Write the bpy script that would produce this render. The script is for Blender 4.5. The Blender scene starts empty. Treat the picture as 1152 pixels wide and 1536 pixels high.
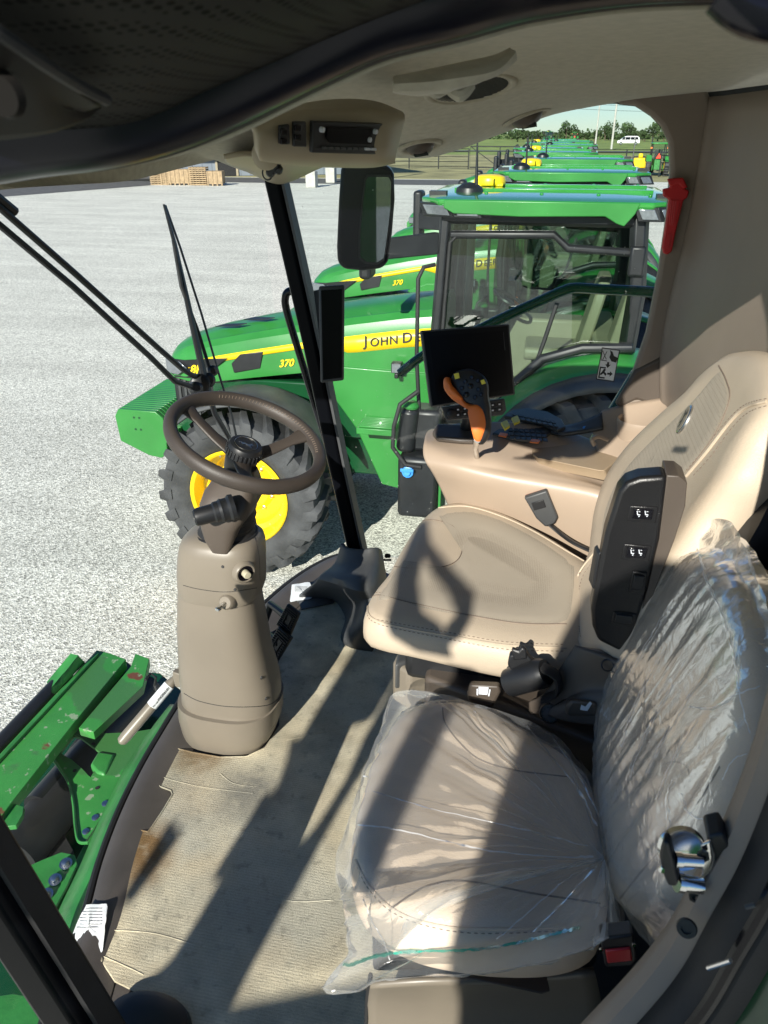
import bpy, math, random
from mathutils import Vector, Matrix, noise
from mathutils.bvhtree import BVHTree
R = math.radians
random.seed(7)
S = bpy.context.scene
COL = S.collection

# ------------------------------------------------------------------ camera, sky, sun, exposure
CAMH = 4.0            # eye height above the gravel
FL = 2.46             # cab floor height
PITCH, YAW, FPX = 26.45, 12.0, 1154.0
cam_d = bpy.data.cameras.new('camera'); cam = bpy.data.objects.new('camera', cam_d); COL.objects.link(cam)
cam.location = (0, 0, CAMH); cam.rotation_euler = (R(90 - PITCH), 0, R(YAW))
cam_d.sensor_fit = 'VERTICAL'; cam_d.sensor_height = 24; cam_d.lens = FPX / 1536 * 24
cam_d.clip_start = 0.02; cam_d.clip_end = 6000
cam_d.dof.use_dof = True; cam_d.dof.focus_distance = 3.4; cam_d.dof.aperture_fstop = 9.0
S.camera = cam
SUN_EL, SUN_AZ = 26.5, 10.5      # light travels towards +Y, this many degrees towards +X
w = bpy.data.worlds.new('World'); S.world = w; w.use_nodes = True
nt = w.node_tree; sky = nt.nodes.new('ShaderNodeTexSky'); sky.sky_type = 'NISHITA'; sky.sun_disc = False
sky.sun_elevation = R(38); sky.sun_rotation = R(180 + SUN_AZ); sky.air_density = 1.0; sky.dust_density = 0.0; sky.ozone_density = 1.6
bg = nt.nodes['Background']; tn = nt.nodes.new('ShaderNodeMix'); tn.data_type = 'RGBA'; tn.blend_type = 'MULTIPLY'; tn.inputs[0].default_value = 1; tn.inputs[7].default_value = (.66,.88,1.16,1); nt.links.new(sky.outputs[0], tn.inputs[6]); nt.links.new(tn.outputs[2], bg.inputs[0]); bg.inputs[1].default_value = 0.055
sun_d = bpy.data.lights.new('sun', 'SUN'); sun = bpy.data.objects.new('sun', sun_d); COL.objects.link(sun)
sun_d.energy = 5.0; sun_d.angle = R(0.4); sun_d.color = (1, .955, .86)
LD = Vector((math.sin(R(SUN_AZ)) * math.cos(R(SUN_EL)), math.cos(R(SUN_AZ)) * math.cos(R(SUN_EL)), -math.sin(R(SUN_EL))))
sun.rotation_euler = LD.to_track_quat('-Z', 'Y').to_euler(); sun.location = (-2, -30, 30)
S.view_settings.view_transform = 'Standard'; S.view_settings.look = 'None'
S.view_settings.exposure = 0.72; S.view_settings.gamma = 1
S.cycles.max_bounces = 8; S.cycles.transparent_max_bounces = 24; S.cycles.diffuse_bounces = 4

# ------------------------------------------------------------------ pixel -> world point on a stated plane
_p, _y = R(PITCH), R(YAW)
FW = Vector((-math.sin(_y) * math.cos(_p), math.cos(_y) * math.cos(_p), -math.sin(_p)))
RT = Vector((math.cos(_y), math.sin(_y), 0)); UP = RT.cross(FW)
C0 = Vector((0, 0, CAMH))
def ray(x, y): return FW * FPX + RT * (x - 576) - UP * (y - 768)
def Z(x, y, h): r = ray(x, y); return C0 + r * ((FL + h - CAMH) / r.z)          # h above the cab floor
def G(x, y, z=0): r = ray(x, y); return C0 + r * ((z - CAMH) / r.z)
def Y(x, y, Yv): r = ray(x, y); return C0 + r * (Yv / r.y)
def X(x, y, Xv): r = ray(x, y); return C0 + r * (Xv / r.x)
def PL(x, y, o, n): r = ray(x, y); return C0 + r * ((o - C0).dot(n) / r.dot(n))
def hit(bvh, x, y, off=0.0):
    r = ray(x, y).normalized(); p, n, i, d = bvh.ray_cast(C0, r)
    if p is None: return None
    if n.dot(r) > 0: n = -n
    return p + n * off

# ------------------------------------------------------------------ mesh builder
class MB:
    def __init__(s): s.v = []; s.f = []
    def add(s, vs, fs):
        b = len(s.v); s.v += [Vector(v) for v in vs]; s.f += [[b + i for i in f] for f in fs]; return s
    def box(s, lo, hi, rot=0, c=None):
        x0, y0, z0 = lo; x1, y1, z1 = hi
        vs = [Vector(p) for p in ((x0,y0,z0),(x1,y0,z0),(x1,y1,z0),(x0,y1,z0),(x0,y0,z1),(x1,y0,z1),(x1,y1,z1),(x0,y1,z1))]
        if rot:
            c = Vector(c) if c is not None else (vs[0] + vs[6]) / 2; m = Matrix.Rotation(rot, 3, 'Z')
            vs = [m @ (v - c) + c for v in vs]
        return s.add(vs, [(3,2,1,0),(4,5,6,7),(0,1,5,4),(1,2,6,5),(2,3,7,6),(3,0,4,7)])
    def obox(s, o, a, b, c):       # origin corner and three edge vectors
        o, a, b, c = map(Vector, (o, a, b, c))
        return s.add([o, o+a, o+a+b, o+b, o+c, o+a+c, o+a+b+c, o+b+c], [(3,2,1,0),(4,5,6,7),(0,1,5,4),(1,2,6,5),(2,3,7,6),(3,0,4,7)])
    def prism(s, poly, d):         # polygon (3D points) extruded by d
        d = Vector(d); n = len(poly); p = [Vector(q) for q in poly]
        vs = p + [q + d for q in p]
        fs = [list(range(n))[::-1], list(range(n, 2*n))] + [(i, (i+1) % n, n + (i+1) % n, n + i) for i in range(n)]
        return s.add(vs, fs)
    def loft(s, rings, closed=True, caps=True):
        n = len(rings[0]); vs = [p for r in rings for p in r]; fs = []
        for k in range(len(rings) - 1):
            for i in range(n if closed else n - 1):
                j = (i + 1) % n; fs.append((k*n+i, k*n+j, (k+1)*n+j, (k+1)*n+i))
        if caps and closed: fs.append(list(range(n))[::-1]); fs.append([(len(rings)-1)*n + i for i in range(n)])
        return s.add(vs, fs)
    def tube(s, path, r, n=10, closed=False, flat=1.0):
        path = [Vector(p) for p in path]; m = len(path); rings = []; ref = None
        for i, p in enumerate(path):
            if closed: t = path[(i+1) % m] - path[i-1]
            else: t = path[min(i+1, m-1)] - path[max(i-1, 0)]
            t.normalize()
            if ref is None: ref = Vector((0,0,1)) if abs(t.z) < .9 else Vector((1,0,0))
            u = (ref - t * ref.dot(t)).normalized(); ref = u; v = t.cross(u)
            rr = r[i] if isinstance(r, (list, tuple)) else r
            rings.append([p + (u * math.cos(a) * flat + v * math.sin(a)) * rr for a in [2*math.pi*k/n for k in range(n)]])
        if closed: rings.append(rings[0]); return s.loft(rings, True, False)
        return s.loft(rings)
    def lathe(s, prof, o=(0,0,0), ax=(0,0,1), n=32, cap=True):      # prof: (radius, distance along the axis)
        o = Vector(o); ax = Vector(ax).normalized(); u = ax.orthogonal().normalized(); v = ax.cross(u)
        rings = [[o + ax*h + (u*math.cos(a) + v*math.sin(a))*r for a in [2*math.pi*k/n for k in range(n)]] for r, h in prof]
        return s.loft(rings, True, cap)
    def grid(s, rows):
        n = len(rows[0]); vs = [p for r in rows for p in r]
        return s.add(vs, [(k*n+i, k*n+i+1, (k+1)*n+i+1, (k+1)*n+i) for k in range(len(rows)-1) for i in range(n-1)])
    def bvh(s): return BVHTree.FromPolygons(s.v, s.f)

def cr(pts, n, closed=False):      # Catmull-Rom through the points, n samples per span
    P = [Vector(p) for p in pts]; m = len(P); out = []
    for i in range(m if closed else m - 1):
        if closed: a, b, c, d = P[i-1], P[i], P[(i+1) % m], P[(i+2) % m]
        else: a, b, c, d = P[max(i-1,0)], P[i], P[i+1], P[min(i+2, m-1)]
        for k in range(n):
            t = k / n
            out.append(0.5*((2*b) + (c-a)*t + (2*a-5*b+4*c-d)*t*t + (3*b-a-3*c+d)*t*t*t))
    if not closed: out.append(P[-1])
    return out
def smooth_grid(rows, n=6):
    A = [cr(r, n) for r in rows]; cols = list(zip(*A)); B = [cr(c, n) for c in cols]
    return [list(r) for r in zip(*B)]
def resample(pts, n, closed=True):
    P = list(pts) + ([pts[0]] if closed else []); L = [0]
    for i in range(len(P)-1): L.append(L[-1] + (P[i+1]-P[i]).length)
    out = []; j = 0
    for k in range(n):
        d = L[-1] * k / (n if closed else n-1)
        while j < len(L)-2 and L[j+1] < d: j += 1
        t = (d - L[j]) / max(1e-9, L[j+1]-L[j]); out.append(P[j].lerp(P[j+1], min(1, t)))
    return out

# ------------------------------------------------------------------ objects and tags
def thing(name, label, cat, loc=(0,0,0), group=None, kind=None):
    o = bpy.data.objects.new(name, None); COL.objects.link(o); o.location = loc; o.empty_display_size = .1
    tag(o, label, cat, group, kind); return o
def tag(o, label, cat, group=None, kind=None):
    o['label'] = label; o['category'] = cat
    if group: o['group'] = group
    if kind: o['kind'] = kind
    return o
def root_loc(p):
    l = Vector((0,0,0))
    while p is not None: l = l + p.location; p = p.parent
    return l
def obj(name, mb, mat, parent=None, bev=0, seg=2, sharp=40, thick=0, loc=None, off=-1, label=None):
    base = root_loc(parent) if parent is not None else Vector(loc if loc is not None else (0,0,0))
    me = bpy.data.meshes.new(name); me.from_pydata([tuple(v - base) for v in mb.v], [], mb.f); me.validate(); me.update()
    if isinstance(mat, (list, tuple)):
        for m_ in mat: me.materials.append(m_)
    else: me.materials.append(mat)
    me.polygons.foreach_set('use_smooth', [True] * len(me.polygons)); me.set_sharp_from_angle(angle=R(sharp))
    o = bpy.data.objects.new(name, me); COL.objects.link(o)
    if parent is not None: o.parent = parent
    else: o.location = base
    if thick:
        md = o.modifiers.new('t', 'SOLIDIFY'); md.thickness = thick; md.offset = off
    if bev:
        md = o.modifiers.new('b', 'BEVEL'); md.width = bev; md.segments = seg; md.limit_method = 'ANGLE'; md.angle_limit = R(35)
    if label: o['label'] = label
    return o
def struct(name, mb, mat, **k):
    o = obj(name, mb, mat, **k); o['kind'] = 'structure'; return o
def text(name, s, mat, o, right, up, size, parent, ext=.0006, bold=0.0, shear=0, space=1.0, center=False):
    cu = bpy.data.curves.new(name, 'FONT'); cu.body = s; cu.size = 1; cu.extrude = 0; cu.offset = bold; cu.shear = shear; cu.space_character = space
    cu.resolution_u = 4
    if center: cu.align_x = 'CENTER'; cu.align_y = 'CENTER'
    t = bpy.data.objects.new('tmp', cu); COL.objects.link(t); dg = bpy.context.evaluated_depsgraph_get()
    me = bpy.data.meshes.new_from_object(t.evaluated_get(dg)); bpy.data.objects.remove(t)
    right = Vector(right).normalized(); up = Vector(up).normalized(); nrm = right.cross(up)
    mb = MB(); vs = [Vector(o) + right * v.co.x * size + up * v.co.y * size + nrm * ext for v in me.vertices]
    mb.add(vs, [list(p.vertices) for p in me.polygons]); bpy.data.meshes.remove(me)
    return obj(name, mb, mat, parent)
def copy_tree(o, parent=None):
    c = o.copy(); COL.objects.link(c); c.parent = parent
    for ch in o.children: copy_tree(ch, c)
    return c

# ------------------------------------------------------------------ materials
def mat(name, col, rough=.5, metal=0, var=0.12, vscale=6, bump=0, bscale=200, coat=0, spec=.5, kind='noise', detail=4, rvar=0, sheen=0, dark=None):
    m = bpy.data.materials.new(name); m.use_nodes = True; t = m.node_tree; N = t.nodes; L = t.links; b = N['Principled BSDF']
    tc = N.new('ShaderNodeTexCoord'); b.inputs['Roughness'].default_value = rough; b.inputs['Metallic'].default_value = metal
    b.inputs['Specular IOR Level'].default_value = spec; b.inputs['Coat Weight'].default_value = coat
    n1 = N.new('ShaderNodeTexNoise'); n1.inputs['Scale'].default_value = vscale; n1.inputs['Detail'].default_value = detail
    L.new(tc.outputs['Object'], n1.inputs['Vector'])
    mx = N.new('ShaderNodeMix'); mx.data_type = 'RGBA'
    d = dark or tuple(c * (1 - 2*var) for c in col); e = tuple(min(1, c * (1 + var)) for c in col)
    mx.inputs[6].default_value = (*d, 1); mx.inputs[7].default_value = (*e, 1)
    rp = N.new('ShaderNodeValToRGB'); rp.color_ramp.elements[0].position = .3; rp.color_ramp.elements[1].position = .7
    L.new(n1.outputs[0], rp.inputs[0]); L.new(rp.outputs[0], mx.inputs[0]); L.new(mx.outputs[2], b.inputs['Base Color'])
    if rvar:
        mr = N.new('ShaderNodeMapRange'); mr.inputs[3].default_value = max(0, rough - rvar); mr.inputs[4].default_value = min(1, rough + rvar)
        L.new(n1.outputs[0], mr.inputs[0]); L.new(mr.outputs[0], b.inputs['Roughness'])
    if bump:
        if kind == 'voronoi': n2 = N.new('ShaderNodeTexVoronoi'); n2.inputs['Scale'].default_value = bscale
        else: n2 = N.new('ShaderNodeTexNoise'); n2.inputs['Scale'].default_value = bscale; n2.inputs['Detail'].default_value = 3
        L.new(tc.outputs['Object'], n2.inputs['Vector'])
        bp = N.new('ShaderNodeBump'); bp.inputs['Strength'].default_value = bump; bp.inputs['Distance'].default_value = .4 / bscale
        L.new(n2.outputs[0], bp.inputs['Height']); L.new(bp.outputs[0], b.inputs['Normal'])
    if sheen: b.inputs['Sheen Weight'].default_value = sheen
    return m
def glass(name, tint=(.95,.98,.97), refl=.009, rough=.0, haze=0):
    m = bpy.data.materials.new(name); m.use_nodes = True; t = m.node_tree; N = t.nodes; L = t.links; N.remove(N['Principled BSDF'])
    o = N['Material Output']; tr = N.new('ShaderNodeBsdfTransparent'); tr.inputs[0].default_value = (*tint, 1)
    gl = N.new('ShaderNodeBsdfGlossy'); gl.inputs['Roughness'].default_value = rough
    fr = N.new('ShaderNodeFresnel'); fr.inputs[0].default_value = 1.45
    mr = N.new('ShaderNodeMath'); mr.operation = 'MULTIPLY'; mr.inputs[1].default_value = refl / .04; L.new(fr.outputs[0], mr.inputs[0])
    cl = N.new('ShaderNodeClamp'); L.new(mr.outputs[0], cl.inputs[0])
    ms = N.new('ShaderNodeMixShader'); L.new(cl.outputs[0], ms.inputs[0]); L.new(tr.outputs[0], ms.inputs[1]); L.new(gl.outputs[0], ms.inputs[2])
    last = ms
    if haze:      # dried water spots and dust on the pane
        tc = N.new('ShaderNodeTexCoord'); v = N.new('ShaderNodeTexVoronoi'); v.inputs['Scale'].default_value = 34; L.new(tc.outputs['Object'], v.inputs['Vector'])
        nz = N.new('ShaderNodeTexNoise'); nz.inputs['Scale'].default_value = 3.5; L.new(tc.outputs['Object'], nz.inputs['Vector'])
        m1 = N.new('ShaderNodeMath'); m1.operation = 'LESS_THAN'; m1.inputs[1].default_value = .055; L.new(v.outputs['Distance'], m1.inputs[0])
        m2 = N.new('ShaderNodeMath'); m2.operation = 'GREATER_THAN'; m2.inputs[1].default_value = .5; L.new(nz.outputs[0], m2.inputs[0])
        m3 = N.new('ShaderNodeMath'); m3.operation = 'MULTIPLY'; L.new(m1.outputs[0], m3.inputs[0]); L.new(m2.outputs[0], m3.inputs[1])
        m4 = N.new('ShaderNodeMath'); m4.operation = 'MULTIPLY_ADD'; m4.inputs[1].default_value = haze; m4.inputs[2].default_value = .001; L.new(m3.outputs[0], m4.inputs[0])
        df = N.new('ShaderNodeBsdfDiffuse'); df.inputs[0].default_value = (.8, .8, .78, 1)
        m5 = N.new('ShaderNodeMixShader'); L.new(m4.outputs[0], m5.inputs[0]); L.new(ms.outputs[0], m5.inputs[1]); L.new(df.outputs[0], m5.inputs[2]); last = m5
    L.new(last.outputs[0], o.inputs[0]); return m

M = {}
M['green'] = mat('green_paint', (.030,.205,.038), .34, 0, .09, 2, coat=.2, bump=.02, bscale=60, rvar=.06)
M['green_roof'] = mat('green_roof_paint', (.026,.225,.032), .22, 0, .05, 3, coat=1.0)
M['green_steel'] = mat('worn_green_steel', (.035,.205,.045), .42, 0, .18, 7, coat=.1, bump=.15, bscale=40, rvar=.1)
M['dkgreen'] = mat('dark_green_paint', (.006,.06,.02), .25, 0, .1, 3, coat=.4)
M['yellow'] = mat('yellow_paint', (.86,.60,.01), .35, 0, .04, 4, coat=.2)
M['black'] = mat('black_plastic', (.012,.013,.015), .42, 0, .2, 8, bump=.08, bscale=500)
M['header_black'] = mat('header_black', (.003,.0035,.008), .30, 0, .1, 4, spec=.26)
M['mirror_black'] = mat('mirror_black', (.004,.005,.009), .3, 0, .1, 4, spec=.12)
M['key'] = mat('key_face', (.035,.036,.04), .5, 0, .1, 9)
M['blackgl'] = mat('gloss_black', (.005,.005,.007), .12, 0, .1, 4, spec=.3)
M['strip'] = mat('polished_strip', (.22,.24,.2), .14, 1, .1, 4)
M['blackrub'] = mat('black_rubber', (.014,.014,.015), .65, 0, .2, 12, bump=.2, bscale=300)
M['pillar'] = mat('pillar_black', (.003,.0035,.005), .3, 0, .15, 5, spec=.06)
M['grey'] = mat('grey_plastic', (.055,.058,.06), .5, 0, .15, 5, bump=.1, bscale=400)
M['tyre'] = mat('tyre_rubber', (.048,.05,.052), .72, 0, .28, 5, bump=.3, bscale=30, detail=8)
M['metal'] = mat('zinc_steel', (.62,.62,.60), .25, 1, .1, 30)
M['chrome'] = mat('chrome_steel', (.75,.75,.74), .12, 1, .05, 20)
M['armblk'] = mat('armrest_black', (.008,.008,.009), .36, 0, .1, 8, bump=.25, bscale=500, kind='voronoi')
M['beige'] = mat('beige_leather', (.47,.39,.295), .5, 0, .05, 5, bump=.35, bscale=420, kind='voronoi')
M['beige2'] = mat('beige_leather_covered', (.62,.50,.38), .55, 0, .05, 5, bump=.35, bscale=420, kind='voronoi')
M['console'] = mat('tan_plastic', (.34,.265,.20), .42, 0, .04, 4, bump=.12, bscale=900)
M['cream'] = mat('cream_plastic', (.36,.31,.22), .5, 0, .04, 4, bump=.1, bscale=700)
M['lid'] = mat('tan_padded_lid', (.33,.25,.165), .6, 0, .05, 8, bump=.35, bscale=600, kind='voronoi')
M['taupe'] = mat('taupe_plastic', (.185,.16,.125), .38, 0, .05, 4, bump=.12, bscale=900)
M['taupe_dk'] = mat('dark_taupe_plastic', (.075,.06,.048), .45, 0, .08, 5, bump=.12, bscale=900)
M['pan'] = mat('cab_floor_plastic', (.085,.075,.068), .45, 0, .12, 7, bump=.2, bscale=250)
M['trim'] = mat('brown_trim', (.22,.18,.145), .55, 0, .06, 4, bump=.3, bscale=500)
M['headliner'] = mat('headliner_fabric', (.37,.34,.26), .95, 0, .07, 60, bump=.5, bscale=500, sheen=.2)
M['wheel'] = mat('dark_brown_leather', (.045,.036,.030), .52, 0, .1, 12, bump=.25, bscale=500, kind='voronoi')
M['orange'] = mat('orange_plastic', (.75,.19,.035), .42, 0, .04, 6, bump=.1, bscale=600)
M['red'] = mat('red_plastic', (.50,.015,.02), .35, 0, .05, 9)
M['white'] = mat('white_paper', (.75,.77,.78), .7, 0, .05, 12)
M['ink'] = mat('black_ink', (.02,.02,.02), .6, 0, 0)
M['icon'] = mat('white_icon', (.62,.66,.72), .6, 0, 0)
M['blue'] = mat('blue_cap', (.05,.28,.75), .4, 0, .05, 9)
M['yellowtab'] = mat('yellow_tab', (.72,.62,.05), .5, 0, .05, 9)
M['thread'] = mat('thread', (.17,.13,.10), .8, 0, .05, 30)
M['screen'] = mat('screen_glass', (.002,.002,.0025), .3, 0, 0, spec=.12)
M['bezel'] = mat('bezel_black', (.003,.003,.0035), .3, 0, 0, spec=.15)
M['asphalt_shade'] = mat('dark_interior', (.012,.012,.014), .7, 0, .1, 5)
M['lamp'] = mat('clear_lamp', (.24,.26,.28), .12, .5, .1, 40)
M['glass'] = glass('window_glass', haze=.35)
M['wglass'] = glass('windshield_glass', (.96,.985,.98), .009, haze=.12)
M['tglass'] = glass('tractor_glass', (.58,.70,.64), .12)
M['mirror'] = mat('mirror_glass', (.16,.17,.19), .02, 1, 0)
# perforated seat fabric: fine dark dots
def perforated(name, c, scale=230):
    m = mat(name, c, .65, 0, .04, 5); t = m.node_tree; N = t.nodes; L = t.links; b = N['Principled BSDF']
    v = N.new('ShaderNodeTexVoronoi'); v.inputs['Scale'].default_value = scale; v.inputs['Randomness'].default_value = .15
    tc = N.new('ShaderNodeTexCoord'); L.new(tc.outputs['Object'], v.inputs['Vector'])
    r = N.new('ShaderNodeValToRGB'); r.color_ramp.elements[0].position = .2; r.color_ramp.elements[1].position = .42
    r.color_ramp.elements[0].color = (.72,.70,.68,1); L.new(v.outputs['Distance'], r.inputs[0])
    src = b.inputs['Base Color'].links[0].from_socket; mx = N.new('ShaderNodeMix'); mx.data_type = 'RGBA'; mx.blend_type = 'MULTIPLY'; mx.inputs[0].default_value = 1
    L.new(src, mx.inputs[6]); L.new(r.outputs[0], mx.inputs[7]); L.new(mx.outputs[2], b.inputs['Base Color'])
    bp = N.new('ShaderNodeBump'); bp.inputs['Strength'].default_value = .5; bp.inputs['Distance'].default_value = .001; L.new(r.outputs[0], bp.inputs['Height']); L.new(bp.outputs[0], b.inputs['Normal'])
    return m
M['perf'] = perforated('perforated_beige', (.385,.335,.265))
# worn steel with scratched paint and rust patches
def scratched(name):
    m = mat(name, (.045,.25,.05), .4, 0, .08, 6, bump=.1, bscale=60); t = m.node_tree; N = t.nodes; L = t.links; b = N['Principled BSDF']
    tc = N.new('ShaderNodeTexCoord')
    src = b.inputs['Base Color'].links[0].from_socket
    for sc, lo, col, st in ((7, .655, (.15,.055,.03,1), 8), (24, .62, (.24,.33,.20,1), 9), (3, .55, (.05,.17,.05,1), 6)):
        n = N.new('ShaderNodeTexNoise'); n.inputs['Scale'].default_value = sc; n.inputs['Detail'].default_value = st; L.new(tc.outputs['Object'], n.inputs['Vector'])
        r = N.new('ShaderNodeValToRGB'); r.color_ramp.elements[0].position = lo; r.color_ramp.elements[1].position = lo + .03; L.new(n.outputs[0], r.inputs[0])
        mx = N.new('ShaderNodeMix'); mx.data_type = 'RGBA'; L.new(r.outputs[0], mx.inputs[0]); L.new(src, mx.inputs[6]); mx.inputs[7].default_value = col; src = mx.outputs[2]
    L.new(src, b.inputs['Base Color']); return m
M['scratched'] = scratched('scratched_green_steel')
# dirty floor mat: woven ribs, stains
def matfloor():
    m = mat('floor_mat', (.66,.59,.42), .85, 0, .20, 11, detail=8); t = m.node_tree; N = t.nodes; L = t.links; b = N['Principled BSDF']
    tc = N.new('ShaderNodeTexCoord'); src = b.inputs['Base Color'].links[0].from_socket
    for sc, lo, hi, col, f, off in ((3.2, .52, .75, (.24,.155,.07,1), .8, 0), (2.2, .42, .66, (.40,.40,.34,1), .7, 7), (40, .58, .70, (.2,.19,.15,1), .5, 3), (5, .5, .7, (.60,.50,.33,1), .6, 11)):
        mp = N.new('ShaderNodeMapping'); mp.inputs['Location'].default_value = (off, off, 0); L.new(tc.outputs['Object'], mp.inputs[0])
        n = N.new('ShaderNodeTexNoise'); n.inputs['Scale'].default_value = sc; n.inputs['Detail'].default_value = 7; L.new(mp.outputs[0], n.inputs['Vector'])
        r = N.new('ShaderNodeMapRange'); r.inputs[1].default_value = lo; r.inputs[2].default_value = hi; r.inputs[4].default_value = f; L.new(n.outputs[0], r.inputs[0])
        mx = N.new('ShaderNodeMix'); mx.data_type = 'RGBA'; L.new(r.outputs[0], mx.inputs[0]); L.new(src, mx.inputs[6]); mx.inputs[7].default_value = col; src = mx.outputs[2]
    for cx, cy, rad, col, f in ((-.325, -.04, .13, (.22,.13,.05,1), .85), (-.30, .31, .10, (.25,.18,.10,1), .7), (-.12, .20, .12, (.24,.23,.19,1), .6), (-.36,-.12,.10,(.35,.28,.18,1),.6)):
        mp = N.new('ShaderNodeMapping'); mp.inputs['Location'].default_value = (-cx/rad, -cy/rad, 0); mp.inputs['Scale'].default_value = (1/rad, 1/rad, 1/rad); L.new(tc.outputs['Object'], mp.inputs[0])
        g = N.new('ShaderNodeTexGradient'); g.gradient_type = 'SPHERICAL'; L.new(mp.outputs[0], g.inputs[0])
        n = N.new('ShaderNodeTexNoise'); n.inputs['Scale'].default_value = 26; n.inputs['Detail'].default_value = 6; L.new(tc.outputs['Object'], n.inputs['Vector'])
        m1 = N.new('ShaderNodeMath'); m1.operation = 'MULTIPLY'; L.new(g.outputs[1], m1.inputs[0]); L.new(n.outputs[0], m1.inputs[1])
        m2 = N.new('ShaderNodeMath'); m2.operation = 'MULTIPLY'; m2.use_clamp = True; m2.inputs[1].default_value = 4.2*f; L.new(m1.outputs[0], m2.inputs[0])
        mx = N.new('ShaderNodeMix'); mx.data_type = 'RGBA'; L.new(m2.outputs[0], mx.inputs[0]); L.new(src, mx.inputs[6]); mx.inputs[7].default_value = col; src = mx.outputs[2]
    wv = N.new('ShaderNodeTexWave'); wv.wave_type = 'BANDS'; wv.bands_direction = 'Y'; wv.inputs['Scale'].default_value = 46; wv.inputs['Distortion'].default_value = 9.0; wv.inputs['Detail'].default_value = 6; wv.inputs['Detail Scale'].default_value = 9
    L.new(tc.outputs['Object'], wv.inputs['Vector'])
    r = N.new('ShaderNodeMapRange'); r.inputs[3].default_value = .74; r.inputs[4].default_value = 1.06; L.new(wv.outputs[0], r.inputs[0])
    mx = N.new('ShaderNodeMix'); mx.data_type = 'RGBA'; mx.blend_type = 'MULTIPLY'; mx.inputs[0].default_value = .8; L.new(src, mx.inputs[6]); L.new(r.outputs[0], mx.inputs[7])
    L.new(mx.outputs[2], b.inputs['Base Color'])
    bp = N.new('ShaderNodeBump'); bp.inputs['Strength'].default_value = .5; bp.inputs['Distance'].default_value = .003; L.new(wv.outputs[0], bp.inputs['Height']); L.new(bp.outputs[0], b.inputs['Normal'])
    return m
M['mat'] = matfloor()
# thin crinkled polythene
def poly(name, base=.08, edge=.36, col=(.93,.95,.97), bs=14, gl_=.55, ro_=.13):
    m = bpy.data.materials.new(name); m.use_nodes = True; t = m.node_tree; N = t.nodes; L = t.links; N.remove(N['Principled BSDF']); o = N['Material Output']
    tc = N.new('ShaderNodeTexCoord')
    n = N.new('ShaderNodeTexNoise'); n.inputs['Scale'].default_value = bs; n.inputs['Detail'].default_value = 5; n.inputs['Distortion'].default_value = 1.5; L.new(tc.outputs['Object'], n.inputs['Vector'])
    bp = N.new('ShaderNodeBump'); bp.inputs['Strength'].default_value = .35; bp.inputs['Distance'].default_value = .006; L.new(n.outputs[0], bp.inputs['Height'])
    tr = N.new('ShaderNodeBsdfTransparent'); tr.inputs[0].default_value = (.97,.98,.98,1)
    df = N.new('ShaderNodeBsdfDiffuse'); df.inputs[0].default_value = (*col,1); L.new(bp.outputs[0], df.inputs[2])
    tl = N.new('ShaderNodeBsdfTranslucent'); tl.inputs[0].default_value = (*col,1)
    a = N.new('ShaderNodeMixShader'); a.inputs[0].default_value = .4; L.new(df.outputs[0], a.inputs[1]); L.new(tl.outputs[0], a.inputs[2])
    gl = N.new('ShaderNodeBsdfGlossy'); gl.inputs[0].default_value = (1,1,1,1); gl.inputs['Roughness'].default_value = ro_; L.new(bp.outputs[0], gl.inputs['Normal'])
    lw = N.new('ShaderNodeLayerWeight'); lw.inputs[0].default_value = .35; L.new(bp.outputs[0], lw.inputs['Normal'])
    mr = N.new('ShaderNodeMapRange'); mr.inputs[3].default_value = base; mr.inputs[4].default_value = base + edge; L.new(lw.outputs['Facing'], mr.inputs[0])
    b = N.new('ShaderNodeMixShader'); L.new(mr.outputs[0], b.inputs[0]); L.new(tr.outputs[0], b.inputs[1]); L.new(a.outputs[0], b.inputs[2])
    fr = N.new('ShaderNodeFresnel'); fr.inputs[0].default_value = 1.32; L.new(bp.outputs[0], fr.inputs['Normal'])
    m2 = N.new('ShaderNodeMath'); m2.operation = 'MULTIPLY'; m2.inputs[1].default_value = gl_; L.new(fr.outputs[0], m2.inputs[0])
    c = N.new('ShaderNodeMixShader'); L.new(m2.outputs[0], c.inputs[0]); L.new(b.outputs[0], c.inputs[1]); L.new(gl.outputs[0], c.inputs[2])
    L.new(c.outputs[0], o.inputs[0]); return m
M['poly'] = poly('clear_polythene')
M['polyb'] = poly('slack_polythene', .08, .46, (.82,.84,.82), 26, .6, .2)
M['polyg'] = poly('green_tinted_polythene', .85, .1, (.02,.42,.32))
M['polyw'] = poly('folded_polythene', .55, .4, (.95,.97,1))
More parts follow.
